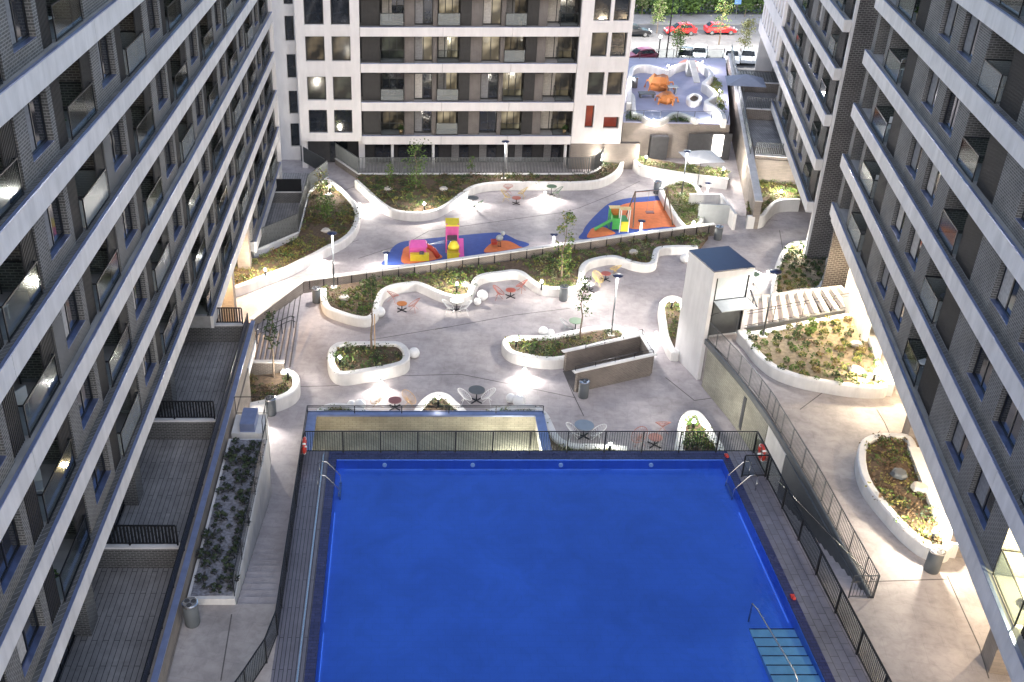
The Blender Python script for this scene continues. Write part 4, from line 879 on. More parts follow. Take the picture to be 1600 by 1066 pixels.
ground_cover('rooftop play area front edge', [tuple(at(x, y, RZ).xy) for x, y in [(978, 188), (979, 160), (986, 160), (989, 178), (1000, 184), (1010, 189)]], RZ, (4, 3, 3, 0, 0, 1), 8, 61)
ground_cover('rooftop play area front middle', [tuple(at(x, y, RZ).xy) for x, y in [(1030, 191), (1045, 183), (1060, 180), (1080, 186), (1100, 191)]], RZ, (4, 3, 3, 0, 0, 3), 8, 62)
ground_cover('rooftop play area right edge', [tuple(at(x, y, RZ).xy) for x, y in [(1134, 188), (1112, 158), (1117, 147), (1106, 130), (1113, 118), (1122, 125), (1130, 160)]], RZ, (3, 3, 5, 0, 0, 1), 8, 63)
def blob_sculpt(px, h, w, col, label, seed):
    p = at(*px, RZ); t = thing('play_sculpture', label, 'play sculpture', p); r = random.Random(seed)
    mb = MB(); n = 9
    prof = [(w*.5, 0), (w*.62, h*.25), (w*.6, h*.55), (w*.4, h*.85), (w*.12, h*.8)]
    mb.lathe(prof, 0, 0, 7); mb.v = [(x*(1+r.uniform(-.2, .2)), y*(1+r.uniform(-.2, .2)), z*(1+r.uniform(-.1, .1))) for x, y, z in mb.v]; mb.build('body', col, t)
    mb = MB()
    for k in range(5): aa = k*1.26; mb.tube([(0, 0, h*.4), (w*.75*math.cos(aa), w*.75*math.sin(aa), h*.45), (w*.85*math.cos(aa), w*.85*math.sin(aa), 0)], .09, 6)
    mb.build('climbing_arm', col, t)
blob_sculpt((1029, 140), 1.6, 1.7, 'rust', 'taller rust orange climbing sculpture on the rooftop play area', 1); blob_sculpt((1041, 160), 1.0, 1.3, 'rust', 'smaller rust orange climbing sculpture on the rooftop play area', 2)
blob_sculpt((1078, 108), 1.0, 1.6, 'ch_salmon', 'low pink play sculpture behind the rooftop wall', 3)
for px_, lb in [((1083, 125), 'curved white slide on the rooftop play area')]:
    p = at(*px_, RZ); t = thing('slide', lb, 'slide', p); MB().add([(-.3, 1.4, 1.5), (.3, 1.4, 1.5), (-.3, -1.5, .1), (.3, -1.5, .1), (-.3, 1.4, 1.6), (.3, 1.4, 1.6), (-.3, -1.5, .2), (.3, -1.5, .2)], [(0, 1, 3, 2), (4, 6, 7, 5), (0, 2, 6, 4), (1, 5, 7, 3), (0, 4, 5, 1), (2, 3, 7, 6)]).build('chute', 'wall_white', t)
    MB().box(-.35, .35, 1.3, 1.9, 0, 1.5).build('tower', 'ch_grey', t)
for (px_, w, d, h, m_n, lb) in [((1010, 152), 1.5, .9, .45, 'slate', 'dark bench table at the left of the rooftop play area'), ((1050, 146), .9, .7, .7, 'ch_grey', 'grey play cube beside the rust sculptures')]:
    p = at(*px_, RZ); t = thing('bench', lb, 'bench', p); MB().box(-w/2, w/2, -d/2, d/2, h-.1, h).build('top', m_n, t); MB().box(-w/2+.1, -w/2+.2, -d/2+.1, d/2-.1, 0, h-.1).build('leg', m_n, t); MB().box(w/2-.2, w/2-.1, -d/2+.1, d/2-.1, 0, h-.1).build('leg', m_n, t)

# vent walls at the end of the low wall
a = at(1091, 350, .004)
t = thing('vent_wall', 'pair of grey louvred walls with a white lit inner face by the end of the low wall', 'wall', a)
MB().add([(-.1, 0, 0), (2.2, 0, 0), (2.2, .12, 0), (-.1, .12, 0), (-.1, 0, 1.6), (2.2, 0, 1.5), (2.2, .12, 1.5), (-.1, .12, 1.6)], [(0, 3, 2, 1), (4, 5, 6, 7), (0, 1, 5, 4), (1, 2, 6, 5), (2, 3, 7, 6), (3, 0, 4, 7)]).build('louvred_face', 'ch_grey', t)
MB().box(2.2, 2.4, -1.2, 3.0, 0, 1.3).build('white_wall', 'wall_white', t); MB().box(-.1, 2.2, 2.8, 3.0, 0, 1.3).build('white_wall', 'wall_white', t)

# ------------------------------------------------------------------ lamps
def bollard(px, z, label, w=70, h=.75, col=(1, .93, .8)):
    p = at(*px, z+h); p.z = z; t = thing('bollard_light', label, 'bollard light', p)
    MB().lathe([(.06, 0), (.06, h-.16)], 0, 0, 10).build('post', 'metal_dark', t, True); MB().lathe([(.08, h-.18), (.085, h-.05)], 0, 0, 10).build('diffuser', 'lamp_on', t); MB().lathe([(.095, h-.049), (.095, h), (.001, h+.01)], 0, 0, 10).build('cap', 'metal_dark', t, True)
    lamp('POINT', (0, 0, h+.14), w, col, .1, t)
B = [((663, 316), .5, 'in the bed of the wavy wall below the central terrace, left', 110), ((940, 247), .5, 'at the right corner of the central terrace fence', 100), ((515, 289), .5, 'at the top of the far left bed', 90), ((414, 419), .5, 'at the low end of the far left bed', 120),
     ((714, 441), .4, 'left of the round grey table in the middle bed', 110), ((915, 436), .4, 'in the middle bed beside the wall notch', 90), ((847, 437), .4, 'between the two alcoves of the wavy bench wall', 30),
     ((531, 555), .5, 'at the left end of the planter island', 22), ((807, 527), .4, 'at the left end of the pointed island', 30), ((449, 576), .6, 'in the planter at the foot of the left steps', 30), ((685, 618), .4, 'in the arched planter behind the light well', 18),
     ((1010, 243), .6, 'at the left end of the bed under the white parasol', 110), ((1131, 262), .6, 'at the right end of the bed under the white parasol', 120), ((1084, 345), .4, 'in the white planter near the low wall end', 60), ((1221, 297), .5, 'in the bed below the farther right block', 130),
     ((1252, 383), .3, 'at the top of the planter by the brick end wall', 90), ((1051, 467), .4, 'in the narrow planter against the lift tower', 50), ((1085, 655), .3, 'in the narrow planter behind the pool', 40), ((954, 690), .3, 'behind the railing by the S shaped wall', 8)]
for px, z, lb, w in B: bollard(px, z, 'small bollard light '+lb, w*1.5)
bollard((1369, 578), Z3-.1, 'small bollard light in the lower corner of the triangular planter', 300, .6, (1, .85, .6)); bollard((1462, 826), Z3-.1, 'small bollard light at the near end of the oval planter', 300, .6, (1, .9, .72))
for px, lb in [((977, 125), 'left'), ((1044, 101), 'middle'), ((1098, 95), 'rear right'), ((1125, 140), 'right')]: bollard(px, RZ, 'small bollard light on the rooftop play area, '+lb, 190, .9, (1, .93, .95))
bollard((1022, 186), RZ, 'small bollard light on the rooftop play area, front left', 200, .4, (1, .95, .95)); bollard((1120, 184), RZ, 'small bollard light on the rooftop play area, front right', 250, .4, (1, .95, .95)); 
# recessed floodlights on the walls that throw pools on the paving
def wall_light(px, z, label, w=120, dirv=(0, -1, -.9), col=(1, .95, .88), h=.34):
    p = at(*px, z+h); t = thing('wall_light', label, 'wall light', p)
    MB().ball((0, 0, 0), .085, 10).build('lens', 'lamp_on', t, True); MB().lathe([(.1, .05), (.1, .12)], 0, 0, 10).build('hood', 'wall_white', t)
    d = Vector(dirv).normalized(); dd = Vector((d.x, d.y, 0)).normalized()*.34; t.location = p+dd; l = lamp('SPOT', tuple(dd*.5), w, col, .06, t, spot=R(150), rot=(-d).to_track_quat('Z', 'Y').to_euler())
for px, z, lb, w, dv in [((595, 591), 0, 'on the front of the planter island', 260, (0, -1, -.6)), ((819, 572), 0, 'on the front of the pointed planter island', 330, (0, -1, -.6)), ((730, 306), 0, 'on the wavy wall behind the left dark table', 700, (.2, -1, -.5)), ((851, 298), 0, 'on the wavy wall behind the green table', 800, (0, -1, -.5)),
    ((555, 318), 0, 'on the bend of the far left wall', 500, (1, -.2, -.5)), ((592, 316), 0, 'on the wavy wall facing the passage', 500, (-1, -.5, -.5)), ((500, 396), 0, 'on the ramp wall at the left', 900, (.2, -1, -.7)), ((1034, 520), 0, 'on the planter against the lift tower', 600, (-1, -.2, -.5)), ((392, 648), 0, 'under the curved planter at the left', 900, (.1, -1, -.6)), ((1208, 424), 0, 'on the planter by the brick end wall', 900, (-1, -.1, -.5)),
    ((1065, 288), 0, 'on the white planter round the lamp post', 400, (0, 1, -.3))]:
    wall_light(px, z, 'round recessed light '+lb, w*.6, dv)
def pole(head, base, z, label, w=350):
    b = at(*base, z); # height from the picture: intersect head ray with the vertical over the base
    u = (head[0]-PX)/FPX; v = (head[1]-PY)/FPX; t_ = b.y/(CP-v*SP); hz = HC+(-SP-v*CP)*t_-z
    t = thing('lamp_post', label, 'lamp post', b)
    MB().lathe([(.055, 0), (.05, hz-.75)], 0, 0, 10).build('post', 'metal_grey', t, True); MB().lathe([(.05, hz-.748), (.06, hz-.08)], 0, 0, 10).build('lit_column', 'lamp_pole', t, True)
    MB().lathe([(.05, hz-.06), (.30, hz-.04), (.32, hz), (.001, hz+.05)], 0, 0, 20).build('lamp_head', 'pl_navy', t, True); MB().box(-.2, .2, -.2, .2, 0, .03).build('base_plate', 'wall_white', t)
    lamp('SPOT', (0, 0, hz-.09), w, (1, .95, .9), .25, t, spot=R(150))
mat('lamp_pole', (.85, .85, .85), .5, emit=(1, .97, .92), es=.8)
for h_, b_, z, lb, w in [((518, 364), (522, 449), .45, 'tall lamp post in the left lobe of the wavy wall', 500), ((965, 430), (955, 523), .47, 'tall lamp post in the pointed planter island', 500), ((1210, 424), (1192, 525), Z3-.1, 'tall lamp post on the corner of the triangular planter', 300), ((1073.6, 236), (1065, 303), .42, 'tall lamp post in the white planter by the orange playground', 450), ((791, 221), (787, 279), .5, 'tall lamp post in front of the central terrace fence', 200)]:
    pole(h_, b_, z, lb, w*1.5)
def lowpole(px, h, label):
    p = at(*px, h); p.z = 0; t = thing('lamp_post', label, 'lamp post', p)
    MB().lathe([(.06, 0), (.06, h-.06)], 0, 0, 10).build('lit_column', 'lamp_pole', t, True); MB().lathe([(.05, h-.05), (.26, h-.04), (.27, h), (.001, h+.04)], 0, 0, 20).build('lamp_head', 'pl_navy', t, True)
    lamp('SPOT', (0, 0, h-.08), 260, (1, .95, .9), .2, t, spot=R(150))
for px, h, lb in [((866, 366), 1.45, 'short disc lamp just behind the low wall between the playgrounds'), ((1003, 345), 1.6, 'short disc lamp in front of the orange swing surface'), ((1107, 286), 1.9, 'short disc lamp behind the louvred walls'), ((603, 394), 1.3, 'short disc lamp at the left end of the blue playground')]: lowpole(px, h, lb)
# warm downlights of the arcade and the ramp
def downlight(p, w, label, col=(1, .76, .48), group='ceiling lights of the right arcade'):
    t = thing('ceiling_light', label, 'ceiling light', p, 0, group); MB().lathe([(.12, -.03), (.12, 0)], 0, 0, 12).build('diffuser', 'lamp_soft', t); lamp('SPOT', (0, 0, -.08), w, col, .12, t, spot=R(160))
for q in (12.5, 19, 25.8, 32.2, 39, 45.8, 51): downlight(pq(16.4, q, 6.5), 300, 'round ceiling light under the arcade of the near right block')
for q in (54, 58.5): downlight(pq(13.6, q, 6.28), 700, 'ceiling light under the far end of the near right arcade')
downlight(Vector((-11.3, 54.5, 4.2)), 600, 'ceiling light above the ramp under the left block', (1, .68, .36), 'ceiling lights above the ramp'); downlight(Vector((-11.3, 60, 4.2)), 600, 'ceiling light above the ramp under the left block', (1, .68, .36), 'ceiling lights above the ramp')
lamp('POINT', (5.5, 41.5, .5), 160, (1, .92, .72), .1, name='well_light'); lamp('POINT', (-4.2, 40.5, .5), 60, (1, .75, .4), .1, name='well_light')
lamp('POINT', pq(16.9, 79, 5), 120, (1, .9, .7), .1, name='terrace_light')

# ------------------------------------------------------------------ furniture
def chair(px, col, label, rz=0, z=0, hz=.55):
    p = at(*px, z+hz); p.z = z; t = thing('lounge_chair', label, 'chair', p, rz)
    tl = R(38); ring = []
    for i in range(20):
        a = 2*math.pi*i/20; x = .38*math.cos(a); y = .48*math.sin(a); ring.append(Vector((x, y*math.cos(tl), .62+y*math.sin(tl))))
    c = Vector((0, .02, .36)); MB().tube(ring, .018, 5, close=True).build('frame', col, t)
    mb = MB()
    for i in range(0, 20): mb.bar(ring[i], c+(ring[i]-c)*.12+Vector((0, 0, -.02)), .013)
    mb.build('woven_seat', col, t)
    for a in (.5, 2.6, 4.7): MB().tube([c, (c.x+.36*math.cos(a), c.y+.33*math.sin(a), 0)], .013, 5).build('leg', col, t)
def table(px, col, label, z=0, h=.72, r=.36, stem=True):
    p = at(*px, z+h); p.z = z; t = thing('round_table', label, 'table', p); MB().lathe([(r, h-.03), (r, h), (.001, h+.001)], 0, 0, 24).build('tabletop', col, t)
    MB().lathe([(.03, .03), (.03, h-.03)], 0, 0, 8).build('stem', 'metal_dark', t)
    mb = MB(); mb.bar((-.28, -.28, .02), (.28, .28, .02), .06, .04); mb.bar((-.28, .28, .024), (.28, -.28, .024), .06, .04); mb.build('cross_foot', 'metal_dark', t)
def ball(px, r, label, z=0): 
    p = at(*px, z+r); p.z = z; t = thing('ball_seat', label, 'ball seat', p); MB().ball((0, 0, r*.93), r, 18).build('shell', 'pl_white', t, True); MB().lathe([(r*.4, 0), (r*.45, r*.12)], 0, 0, 12).build('foot', 'ch_grey', t)
chair((614, 460), 'ch_salmon', 'salmon wire lounge chair in the left alcove of the wavy wall, nearer the wall', 2.6); chair((647, 474), 'ch_salmon', 'salmon wire lounge chair in the left alcove, on the right of the orange table', 4.4); table((628, 474), 'pl_orange', 'low orange round table in the left alcove of the wavy wall', h=.5, r=.33)
chair((779, 455), 'ch_red', 'red wire lounge chair in the middle alcove left of its table', 1.5); chair((815, 444), 'ch_red', 'red wire lounge chair in the middle alcove right of its table', 4.2); table((798, 453), 'ch_red', 'low red round table in the middle alcove', h=.5, r=.33)
chair((934, 434), 'ch_yellow', 'yellow wire lounge chair in the right alcove, nearer the plaza', .7); chair((962, 419), 'ch_yellow', 'yellow wire lounge chair in the right alcove, nearer the wall', 3.5); table((947, 427), 'ch_red', 'low red round table between the two yellow chairs', h=.5, r=.33); table((922, 444), 'ch_grey', 'small pale round table beside the right alcove', h=.5, r=.3)
table((714, 469), 'ch_grey', 'grey round table with cross foot in front of the wavy wall', r=.45); chair((700, 477), 'pl_white', 'white wire chair left of the grey round table', 1.6); chair((728, 478), 'pl_white', 'white wire chair right of the grey round table', 4.6)
table((900, 501), 'tb_green', 'green round table behind the pointed planter island', r=.42); chair((884, 507), 'ch_grey', 'grey wire chair left of the green table behind the pointed planter', 1.6)
table((745, 609), 'slate', 'dark round table with cross foot on the open plaza', r=.45); chair((726, 618), 'pl_white', 'white wire chair left of the dark round table', 1.5); chair((763, 617), 'pl_white', 'white wire chair right of the dark round table', 4.6)
M['slate'].node_tree.nodes['Principled BSDF'].inputs['Roughness'].default_value = .6
chair((590, 622), 'ch_tan', 'tan wire lounge chair left of the maroon table', 5.2); chair((639, 622), 'ch_tan', 'tan wire lounge chair right of the maroon table', 1.1); table((617, 625), 'tb_brown', 'low maroon round table between the tan chairs', h=.5, r=.36)
table((913, 664), 'tb_slate', 'blue grey round table with cross foot behind the pool railing', r=.5); chair((895, 672), 'pl_white', 'white wire chair left of the blue grey table', 1.5); chair((935, 674), 'pl_white', 'white wire chair right of the blue grey table', 4.6)
chair((999, 681), 'ch_salmon', 'salmon wire lounge chair behind the pool railing, on the left', 5.4); chair((1036, 662), 'ch_salmon', 'salmon wire lounge chair behind the pool railing, on the right', 3.1); table((1024, 683), 'ch_salmon', 'low salmon round table behind the pool railing', h=.5, r=.36)
table((739, 309), 'slate', 'dark round table by the wavy wall under the central terrace', r=.45); chair((748, 318), 'tb_green', 'green wire chair beside the dark table under the central terrace', 4)
chair((794, 292), 'ch_salmon', 'salmon wire chair of the group below the central terrace', 3.1); chair((790, 304), 'ch_yellow', 'yellow wire chair left in the group below the central terrace', 1.4); chair((817, 299), 'ch_yellow', 'yellow wire chair right in the group below the central terrace', 4.4); table((807, 309), 'ch_red', 'low red round table of the group below the central terrace', h=.5, r=.36)
table((862, 291), 'tb_green', 'dark green round table beside the bright wall light', r=.42); chair((872, 298), 'tb_green', 'dark green wire chair beside the dark green table', 4.5)
table((1178, 428), 'tb_green', 'green round table in the corner behind the lift tower', r=.42); chair((1184, 446), 'pl_white', 'white wire chair in the corner behind the lift tower', 1)
for px, r, lb in [((754, 461), .36, 'larger white ball seat by the middle alcove'), ((746, 471), .25, 'smaller white ball seat by the middle alcove'), ((593, 487), .36, 'larger white ball seat beside the left lobe'), ((584, 497), .25, 'smaller white ball seat beside the left lobe'), ((647, 551), .33, 'white ball seat at the right end of the planter island'), ((849, 517), .3, 'left white ball seat behind the pointed planter'), ((860, 520), .25, 'right white ball seat behind the pointed planter'),
    ((798, 622), .27, 'smaller white ball seat right of the dark table'), ((811, 626), .35, 'larger white ball seat right of the dark table'), ((549, 632), .24, 'smaller white ball seat near the mound wall'), ((562, 633), .34, 'larger white ball seat near the mound wall'), ((1070, 403), .33, 'left white ball seat beside the lift tower'), ((1078, 402), .28, 'right white ball seat beside the lift tower')]: ball(px, r, lb)
def bin_(px, z, label):
    p = at(*px, z); t = thing('litter_bin', label, 'litter bin', p); h = 1.0
    MB().lathe([(.27, .0), (.28, .05), (.28, h-.04)], 0, 0, 22).build('body', 'slate', t, True); MB().lathe([(.30, h-.04), (.30, h+.01), (.26, h+.03), (.001, h+.03)], 0, 0, 22).build('lid', 'steel', t)
    for k in range(3): a = k*2.094+.5; MB().lathe([(.10, h+.031), (.10, h+.036), (.001, h+.036)], .14*math.cos(a), .14*math.sin(a), 14).build('opening', 'inner_dark', t)
M['bin'] = mat('bin', (.09, .11, .11), .5)
for px, z, lb in [((495, 472), 0, 'cylindrical litter bin at the top right of the left steps'), ((424, 647), 0, 'cylindrical litter bin beside the curved left planter'), ((911, 620), 0, 'cylindrical litter bin in front of the brick stair enclosure'), ((880, 469), 0, 'cylindrical litter bin against the wavy wall between alcoves'), ((1026, 302), 0, 'cylindrical litter bin above the orange playground'), ((1121, 374), 0, 'cylindrical litter bin behind the lift tower at the wall end'), ((1455, 891), PODZ, 'cylindrical litter bin at the tip of the oval planter'), ((301, 974), PODZ, 'cylindrical litter bin at the end of the succulent planter'), ((991, 137), RZ, 'cylindrical litter bin on the rooftop play area')]: bin_(px, z, lb)

# ------------------------------------------------------------------ playgrounds
def surf(label, px, m, z, n=6):
    P = [at(x, y, z) for x, y in px]; o = P[0]; sp = smoothpts([p.xy-o.xy for p in P], True, n)
    mb = MB().prism([tuple(p) for p in sp], 0, .012); ob = mb.build('safety_surface', m); ob.location = (o.x, o.y, z); tag(ob, label, 'safety surface', kind='structure')
surf('blue rubber surface of the pink and yellow playground', [(603, 415), (604, 403), (613, 388), (626, 379), (650, 375), (700, 370), (765, 364), (785, 365), (805, 374), (822, 385.5), (700, 405)], 'rubber_blue', .006)
surf('orange rubber circle under the pink play hut', [(632, 412), (629, 395), (635, 386), (660, 380), (676, 385), (684, 395), (688, 404)], 'rubber_orange', .020)
surf('orange rubber circle under the spring rider', [(759, 395), (764, 383), (778, 377), (795, 377), (811, 385), (812, 387.5)], 'rubber_orange', .020)
surf('blue rubber surface of the swing playground', [(912, 374), (911, 362), (918, 350), (934, 333), (952, 318), (975, 311), (1000, 308.5), (1030, 307), (1036, 318), (1050, 335), (1066, 353), (1010, 362)], 'rubber_blue', .006)
surf('large orange rubber area under the swing', [(985, 357), (972, 349), (962, 336), (960, 327), (980, 318), (1010, 315.5), (1034, 314.5), (1045, 330), (1061, 352), (1035, 355), (1005, 358)], 'rubber_orange', .020)
surf('small orange rubber area under the green slide', [(920, 372), (921, 362), (928, 356), (942, 355), (952, 359), (960, 366)], 'rubber_orange', .020)
def hut(t, x, y, w, d, h, roofm, postm, rh=.5, rm2=None):
    for sx in (-1, 1):
        for sy in (-1, 1): MB().box(x+sx*w/2-.04, x+sx*w/2+.04, y+sy*d/2-.04, y+sy*d/2+.04, 0, h).build('post', postm, t)
    MB().add([(x-w/2-.1, y-d/2-.1, h), (x+w/2+.1, y-d/2-.1, h), (x+w/2+.1, y+d/2+.1, h), (x-w/2-.1, y+d/2+.1, h), (x-w/2-.1, y, h+rh), (x+w/2+.1, y, h+rh)], [(0, 1, 5, 4), (2, 3, 4, 5), (0, 4, 3), (1, 2, 5), (0, 3, 2, 1)]).build('roof', roofm, t)
p = at(655, 403, .03); t = thing('play_hut', 'pink and yellow play hut on the orange circle', 'play hut', p); t.scale = (.8, .8, .8)
MB().box(-.85, .6, -.2, 1.0, .0, 1.1).build('body', 'pl_pink', t); MB().box(-.8, .85, -.7, -.21, 0, .62).build('counter', 'pl_yellow', t); MB().add([(-.9, -.3, 1.1), (.7, -.3, 1.1), (.7, 1.1, 1.1), (-.9, 1.1, 1.1), (-.7, .4, 1.55), (.5, .4, 1.55)], [(0, 1, 5, 4), (2, 3, 4, 5), (0, 4, 3), (1, 2, 5), (0, 3, 2, 1)]).build('roof', 'pl_pink', t); MB().box(.0, .4, -.72, -.3, .63, .78).build('shelf', 'slate', t)
MB().tube([(.6, .5, 1.0), (1.3, .3, .6), (1.7, 0, .05)], .22, 8).build('crawl_tube', 'pl_red', t, True)
p = at(706, 395, .03); t = thing('play_tower', 'tall pink and yellow play tower with a yellow panel roof and slide', 'play tower', p); t.scale = (.8, .8, .85)
for sx in (-.5, .5):
    for sy in (0, 1.0): MB().box(sx-.05, sx+.05, sy-.05, sy+.05, 0, 2.6).build('post', 'pl_pink', t)
MB().box(-.5, .5, 0, 1, 1.1, 1.18).build('platform', 'slate', t); MB().box(-.56, .56, .96, 1.04, 1.2, 2.4).build('panel', 'pl_pink', t); MB().add([(-.6, -.1, 2.4), (.6, -.1, 2.4), (.6, 1.1, 2.6), (-.6, 1.1, 2.6), (-.6, -.1, 2.5), (.6, -.1, 2.5), (.6, 1.1, 2.7), (-.6, 1.1, 2.7)], [(0, 3, 2, 1), (4, 5, 6, 7), (0, 1, 5, 4), (1, 2, 6, 5), (2, 3, 7, 6), (3, 0, 4, 7)]).build('roof', 'pl_yellow', t)
MB().lathe([(.5, .75), (.5, 1.0), (.3, 1.35), (.001, 1.45)], .1, -.9, 14).build('dome', 'pl_yellow', t, True); MB().box(-.45, .65, -1.4, -.5, 0, .5).build('base', 'pl_yellow', t)
MB().add([(.55, .2, 1.15), (1.0, .2, 1.15), (1.0, -1.9, .1), (.55, -1.9, .1), (.55, .2, 1.22), (1.0, .2, 1.22), (1.0, -1.9, .17), (.55, -1.9, .17)], [(0, 3, 2, 1), (4, 5, 6, 7), (0, 1, 5, 4), (1, 2, 6, 5), (2, 3, 7, 6), (3, 0, 4, 7)]).build('slide', 'pl_pink', t)
for k in range(3): MB().tube([(-2.0, -.4+k*.3, .9-.1*k), (-.5, .0+k*.3, .9)], .02, 5).build('rope', 'steel', t)
p = at(780, 386, .03); t = thing('spring_rider', 'grey animal shaped spring rider on the right orange circle', 'spring rider', p); MB().ball((0, 0, .7), .28, 12, sz=.8).build('body', 'ch_grey', t, True); MB().ball((.25, .25, .95), .17, 10).build('head', 'ch_grey', t, True); MB().tube([(0.12*math.cos(a*1.2), .12*math.sin(a*1.2), a*.03) for a in range(16)], .02, 5).build('spring', 'metal_dark', t); MB().box(-.6, -.2, -.3, .3, .3, .5).build('seat', 'pl_red', t)
p = at(968, 361, .03); t = thing('play_tower', 'green and yellow play tower with two cream roofs and a short green slide', 'play tower', p); t.scale = (.72, .72, .85)
mat('cream', (.7, .55, .28), .7)
hut(t, -.55, 1.0, .9, .7, 1.9, 'cream', 'pl_green', .15); hut(t, .35, .0, .9, .8, 2.1, 'cream', 'pl_white', .15)
MB().box(-.9, .75, -.4, 1.3, .95, 1.03).build('platform', 'pl_green', t); MB().box(-.95, -.85, -.3, 1.3, 1.03, 1.5).build('side_panel', 'pl_green', t); MB().box(.0, .75, -.42, -.36, .1, 1.0).build('front_panel', 'pl_yellow', t); MB().box(-.9, -.05, -.42, -.36, .3, 1.3).build('front_panel', 'pl_green', t); MB().box(-.9, .2, 1.3, 1.36, .9, 1.7).build('back_panel', 'pl_orange', t)
MB().add([(-.9, -.3, 1.0), (-.9, .3, 1.0), (-2.6, .3, .12), (-2.6, -.3, .12), (-.9, -.3, 1.08), (-.9, .3, 1.08), (-2.6, .3, .2), (-2.6, -.3, .2)], [(0, 3, 2, 1), (4, 5, 6, 7), (0, 1, 5, 4), (1, 2, 6, 5), (2, 3, 7, 6), (3, 0, 4, 7)]).build('slide', 'pl_green', t)
a = at(985, 352, .03); b = at(1047, 350, .03)
t = thing('swing', 'large swing frame with a single seat over the orange surface', 'swing', (a.x, a.y, .03)); W_ = b.x-a.x
tb = MB(); tb.tube([(.3, .9, 2.3), (W_-.2, 1.6, 2.3)], .05, 8); tb.build('crossbar', 'steel', t)
for x, y0_, y1_ in ((.3, -.5, 2.1), (W_-.2, .0, 3.0)):
    for yy in (y0_, y1_): MB().tube([(x, (.9 if x < 1 else 1.6), 2.35), (x*1.0+(.35 if x > 1 else -.2), yy, 0)], .05, 8).build('leg', 'bark', t)
for dx in (-.25, .25): MB().tube([(W_*.55+dx, 1.3, 2.3), (W_*.55+dx, 1.3, .55)], .012, 5).build('chain', 'steel', t)
MB().box(W_*.55-.3, W_*.55+.3, 1.1, 1.5, .48, .56).build('seat', 'tb_brown', t)

# ------------------------------------------------------------------ trees
def tree(base, z, h, cr, label, cols, seed, n=420, low=.35, stake=False, leaf=.14, name='young_tree', cat='tree', group=None, sx=1):
    p = Vector((base[0], base[1], z)) if len(base) == 3 else at(*base, z); r = random.Random(seed)
    t = thing(name, label, cat, p, 0, group); tr = MB(); pts = [(r.uniform(-.04, .04)*i, r.uniform(-.04, .04)*i, h*.92*i/5) for i in range(6)]; pts[0] = (0, 0, 0)
    tr.tube(pts, .02+.011*h, 6, r2=.012)
    tips = []
    for k in range(9):
        f = low+(.9-low)*k/9; a = k*2.4; L = cr*(1-abs(f-.6))*.8; z0 = h*f; e = (L*math.cos(a), L*math.sin(a), z0+L*.6); tr.tube([(0, 0, z0), e], .014, 4, r2=.005); tips.append(e)
    tr.build('trunk', 'bark', t)
    mb = MB(); cl = [(r.uniform(-cr, cr)*.6, r.uniform(-cr, cr)*.6, h*r.uniform(low, 1.0)) for _ in range(10)]+tips
    for _ in range(n):
        c = r.choice(cl); g_ = cr*.28
        leafburst(mb, (c[0]+r.gauss(0, g_), c[1]+r.gauss(0, g_), c[2]+r.gauss(0, g_)-.1), .05, .1, 1, leaf*r.uniform(.7, 1.3), r, r.randrange(len(cols)))
    mb.build('crown', cols, t)
    if stake: MB().tube([(.18, .1, 0), (.18, .1, h*.45)], .03, 5).build('stake', 'ch_tan', t)
tree((650, 295), .5, 3.9, .9, 'slim young green tree in front of the central terrace fence', ['leaf_green', 'leaf_bright'], 1, 600, .15)
tree((581, 548), .55, 5.2, .33, 'thin sapling with dark leaves in the left planter island', ['leaf_dark', 'leaf_green'], 2, 260, .6, True, .12)
tree((906, 530), .5, 4.2, .38, 'thin leaning sapling in the pointed planter island', ['leaf_green', 'leaf_bright', 'leaf_dark'], 3, 320, .4, False, .12)
tree((877, 434), .4, 4.9, .62, 'young pale green tree in the middle planting bed', ['leaf_bright', 'leaf_yellow', 'leaf_green'], 4, 620, .1)
tree((428, 590), .6, 4.6, .32, 'thin dark sapling in front of the left steps', ['leaf_dark', 'leaf_green'], 5, 300, .45, False, .12)
tree((510, 345), .5, 2.2, .75, 'bushy bright green shrub in the far left bed', ['leaf_bright', 'leaf_green'], 6, 520, .1, name='bush', cat='bush')
tree((502, 305), .5, 2.0, .55, 'loose reddish green bush at the top of the far left bed', ['leaf_yellow', 'leaf_green', 'leaf_brown'], 7, 300, .1, name='bush', cat='bush')
tree((609, 288), .5, 1.8, .35, 'small sapling at the left of the central bed', ['leaf_bright', 'leaf_green'], 8, 130, .3)
tree((735, 272), .5, 1.6, .3, 'small bright sapling against the central terrace fence', ['leaf_bright', 'leaf_green'], 9, 110, .3)
tree((1265, 522), Z3-.1, 1.1, .35, 'bright feathery plant at the top of the triangular planter', ['leaf_bright'], 10, 160, .1, name='tall_plant', cat='plant')
tree((1246, 530), Z3-.1, .9, .22, 'small upright plant left of the feathery one in the triangular planter', ['leaf_green'], 11, 70, .1, name='tall_plant', cat='plant')
for k, (bx, h, cr, lb, cols) in enumerate([((1026, 52), 4.6, 1.0, 'street tree with pale leaves left of the nearer red car', ['leaf_bright', 'leaf_pale']), ((1123, 70), 7.2, 1.25, 'street tree standing in front of the second red car', ['leaf_bright', 'leaf_yellow', 'leaf_green']), ((1056, 97), 4.4, 1.0, 'dark green street tree behind the rooftop play area', ['leaf_green', 'leaf_bright']), ((1160, 96), 5.4, 1.0, 'thin pale street tree beside the right block', ['leaf_pale', 'leaf_yellow']), ((1003, 24), 3.6, .9, 'young tree behind the hedge at the left', ['leaf_bright', 'leaf_pale']), ((1163, 28), 3.8, 1.1, 'leafy tree behind the hedge at the right', ['leaf_bright', 'leaf_green'])]):
    tree(bx, 0, h, cr*.8, lb, cols, 20+k, 1000, .3, False, .16, 'street_tree')

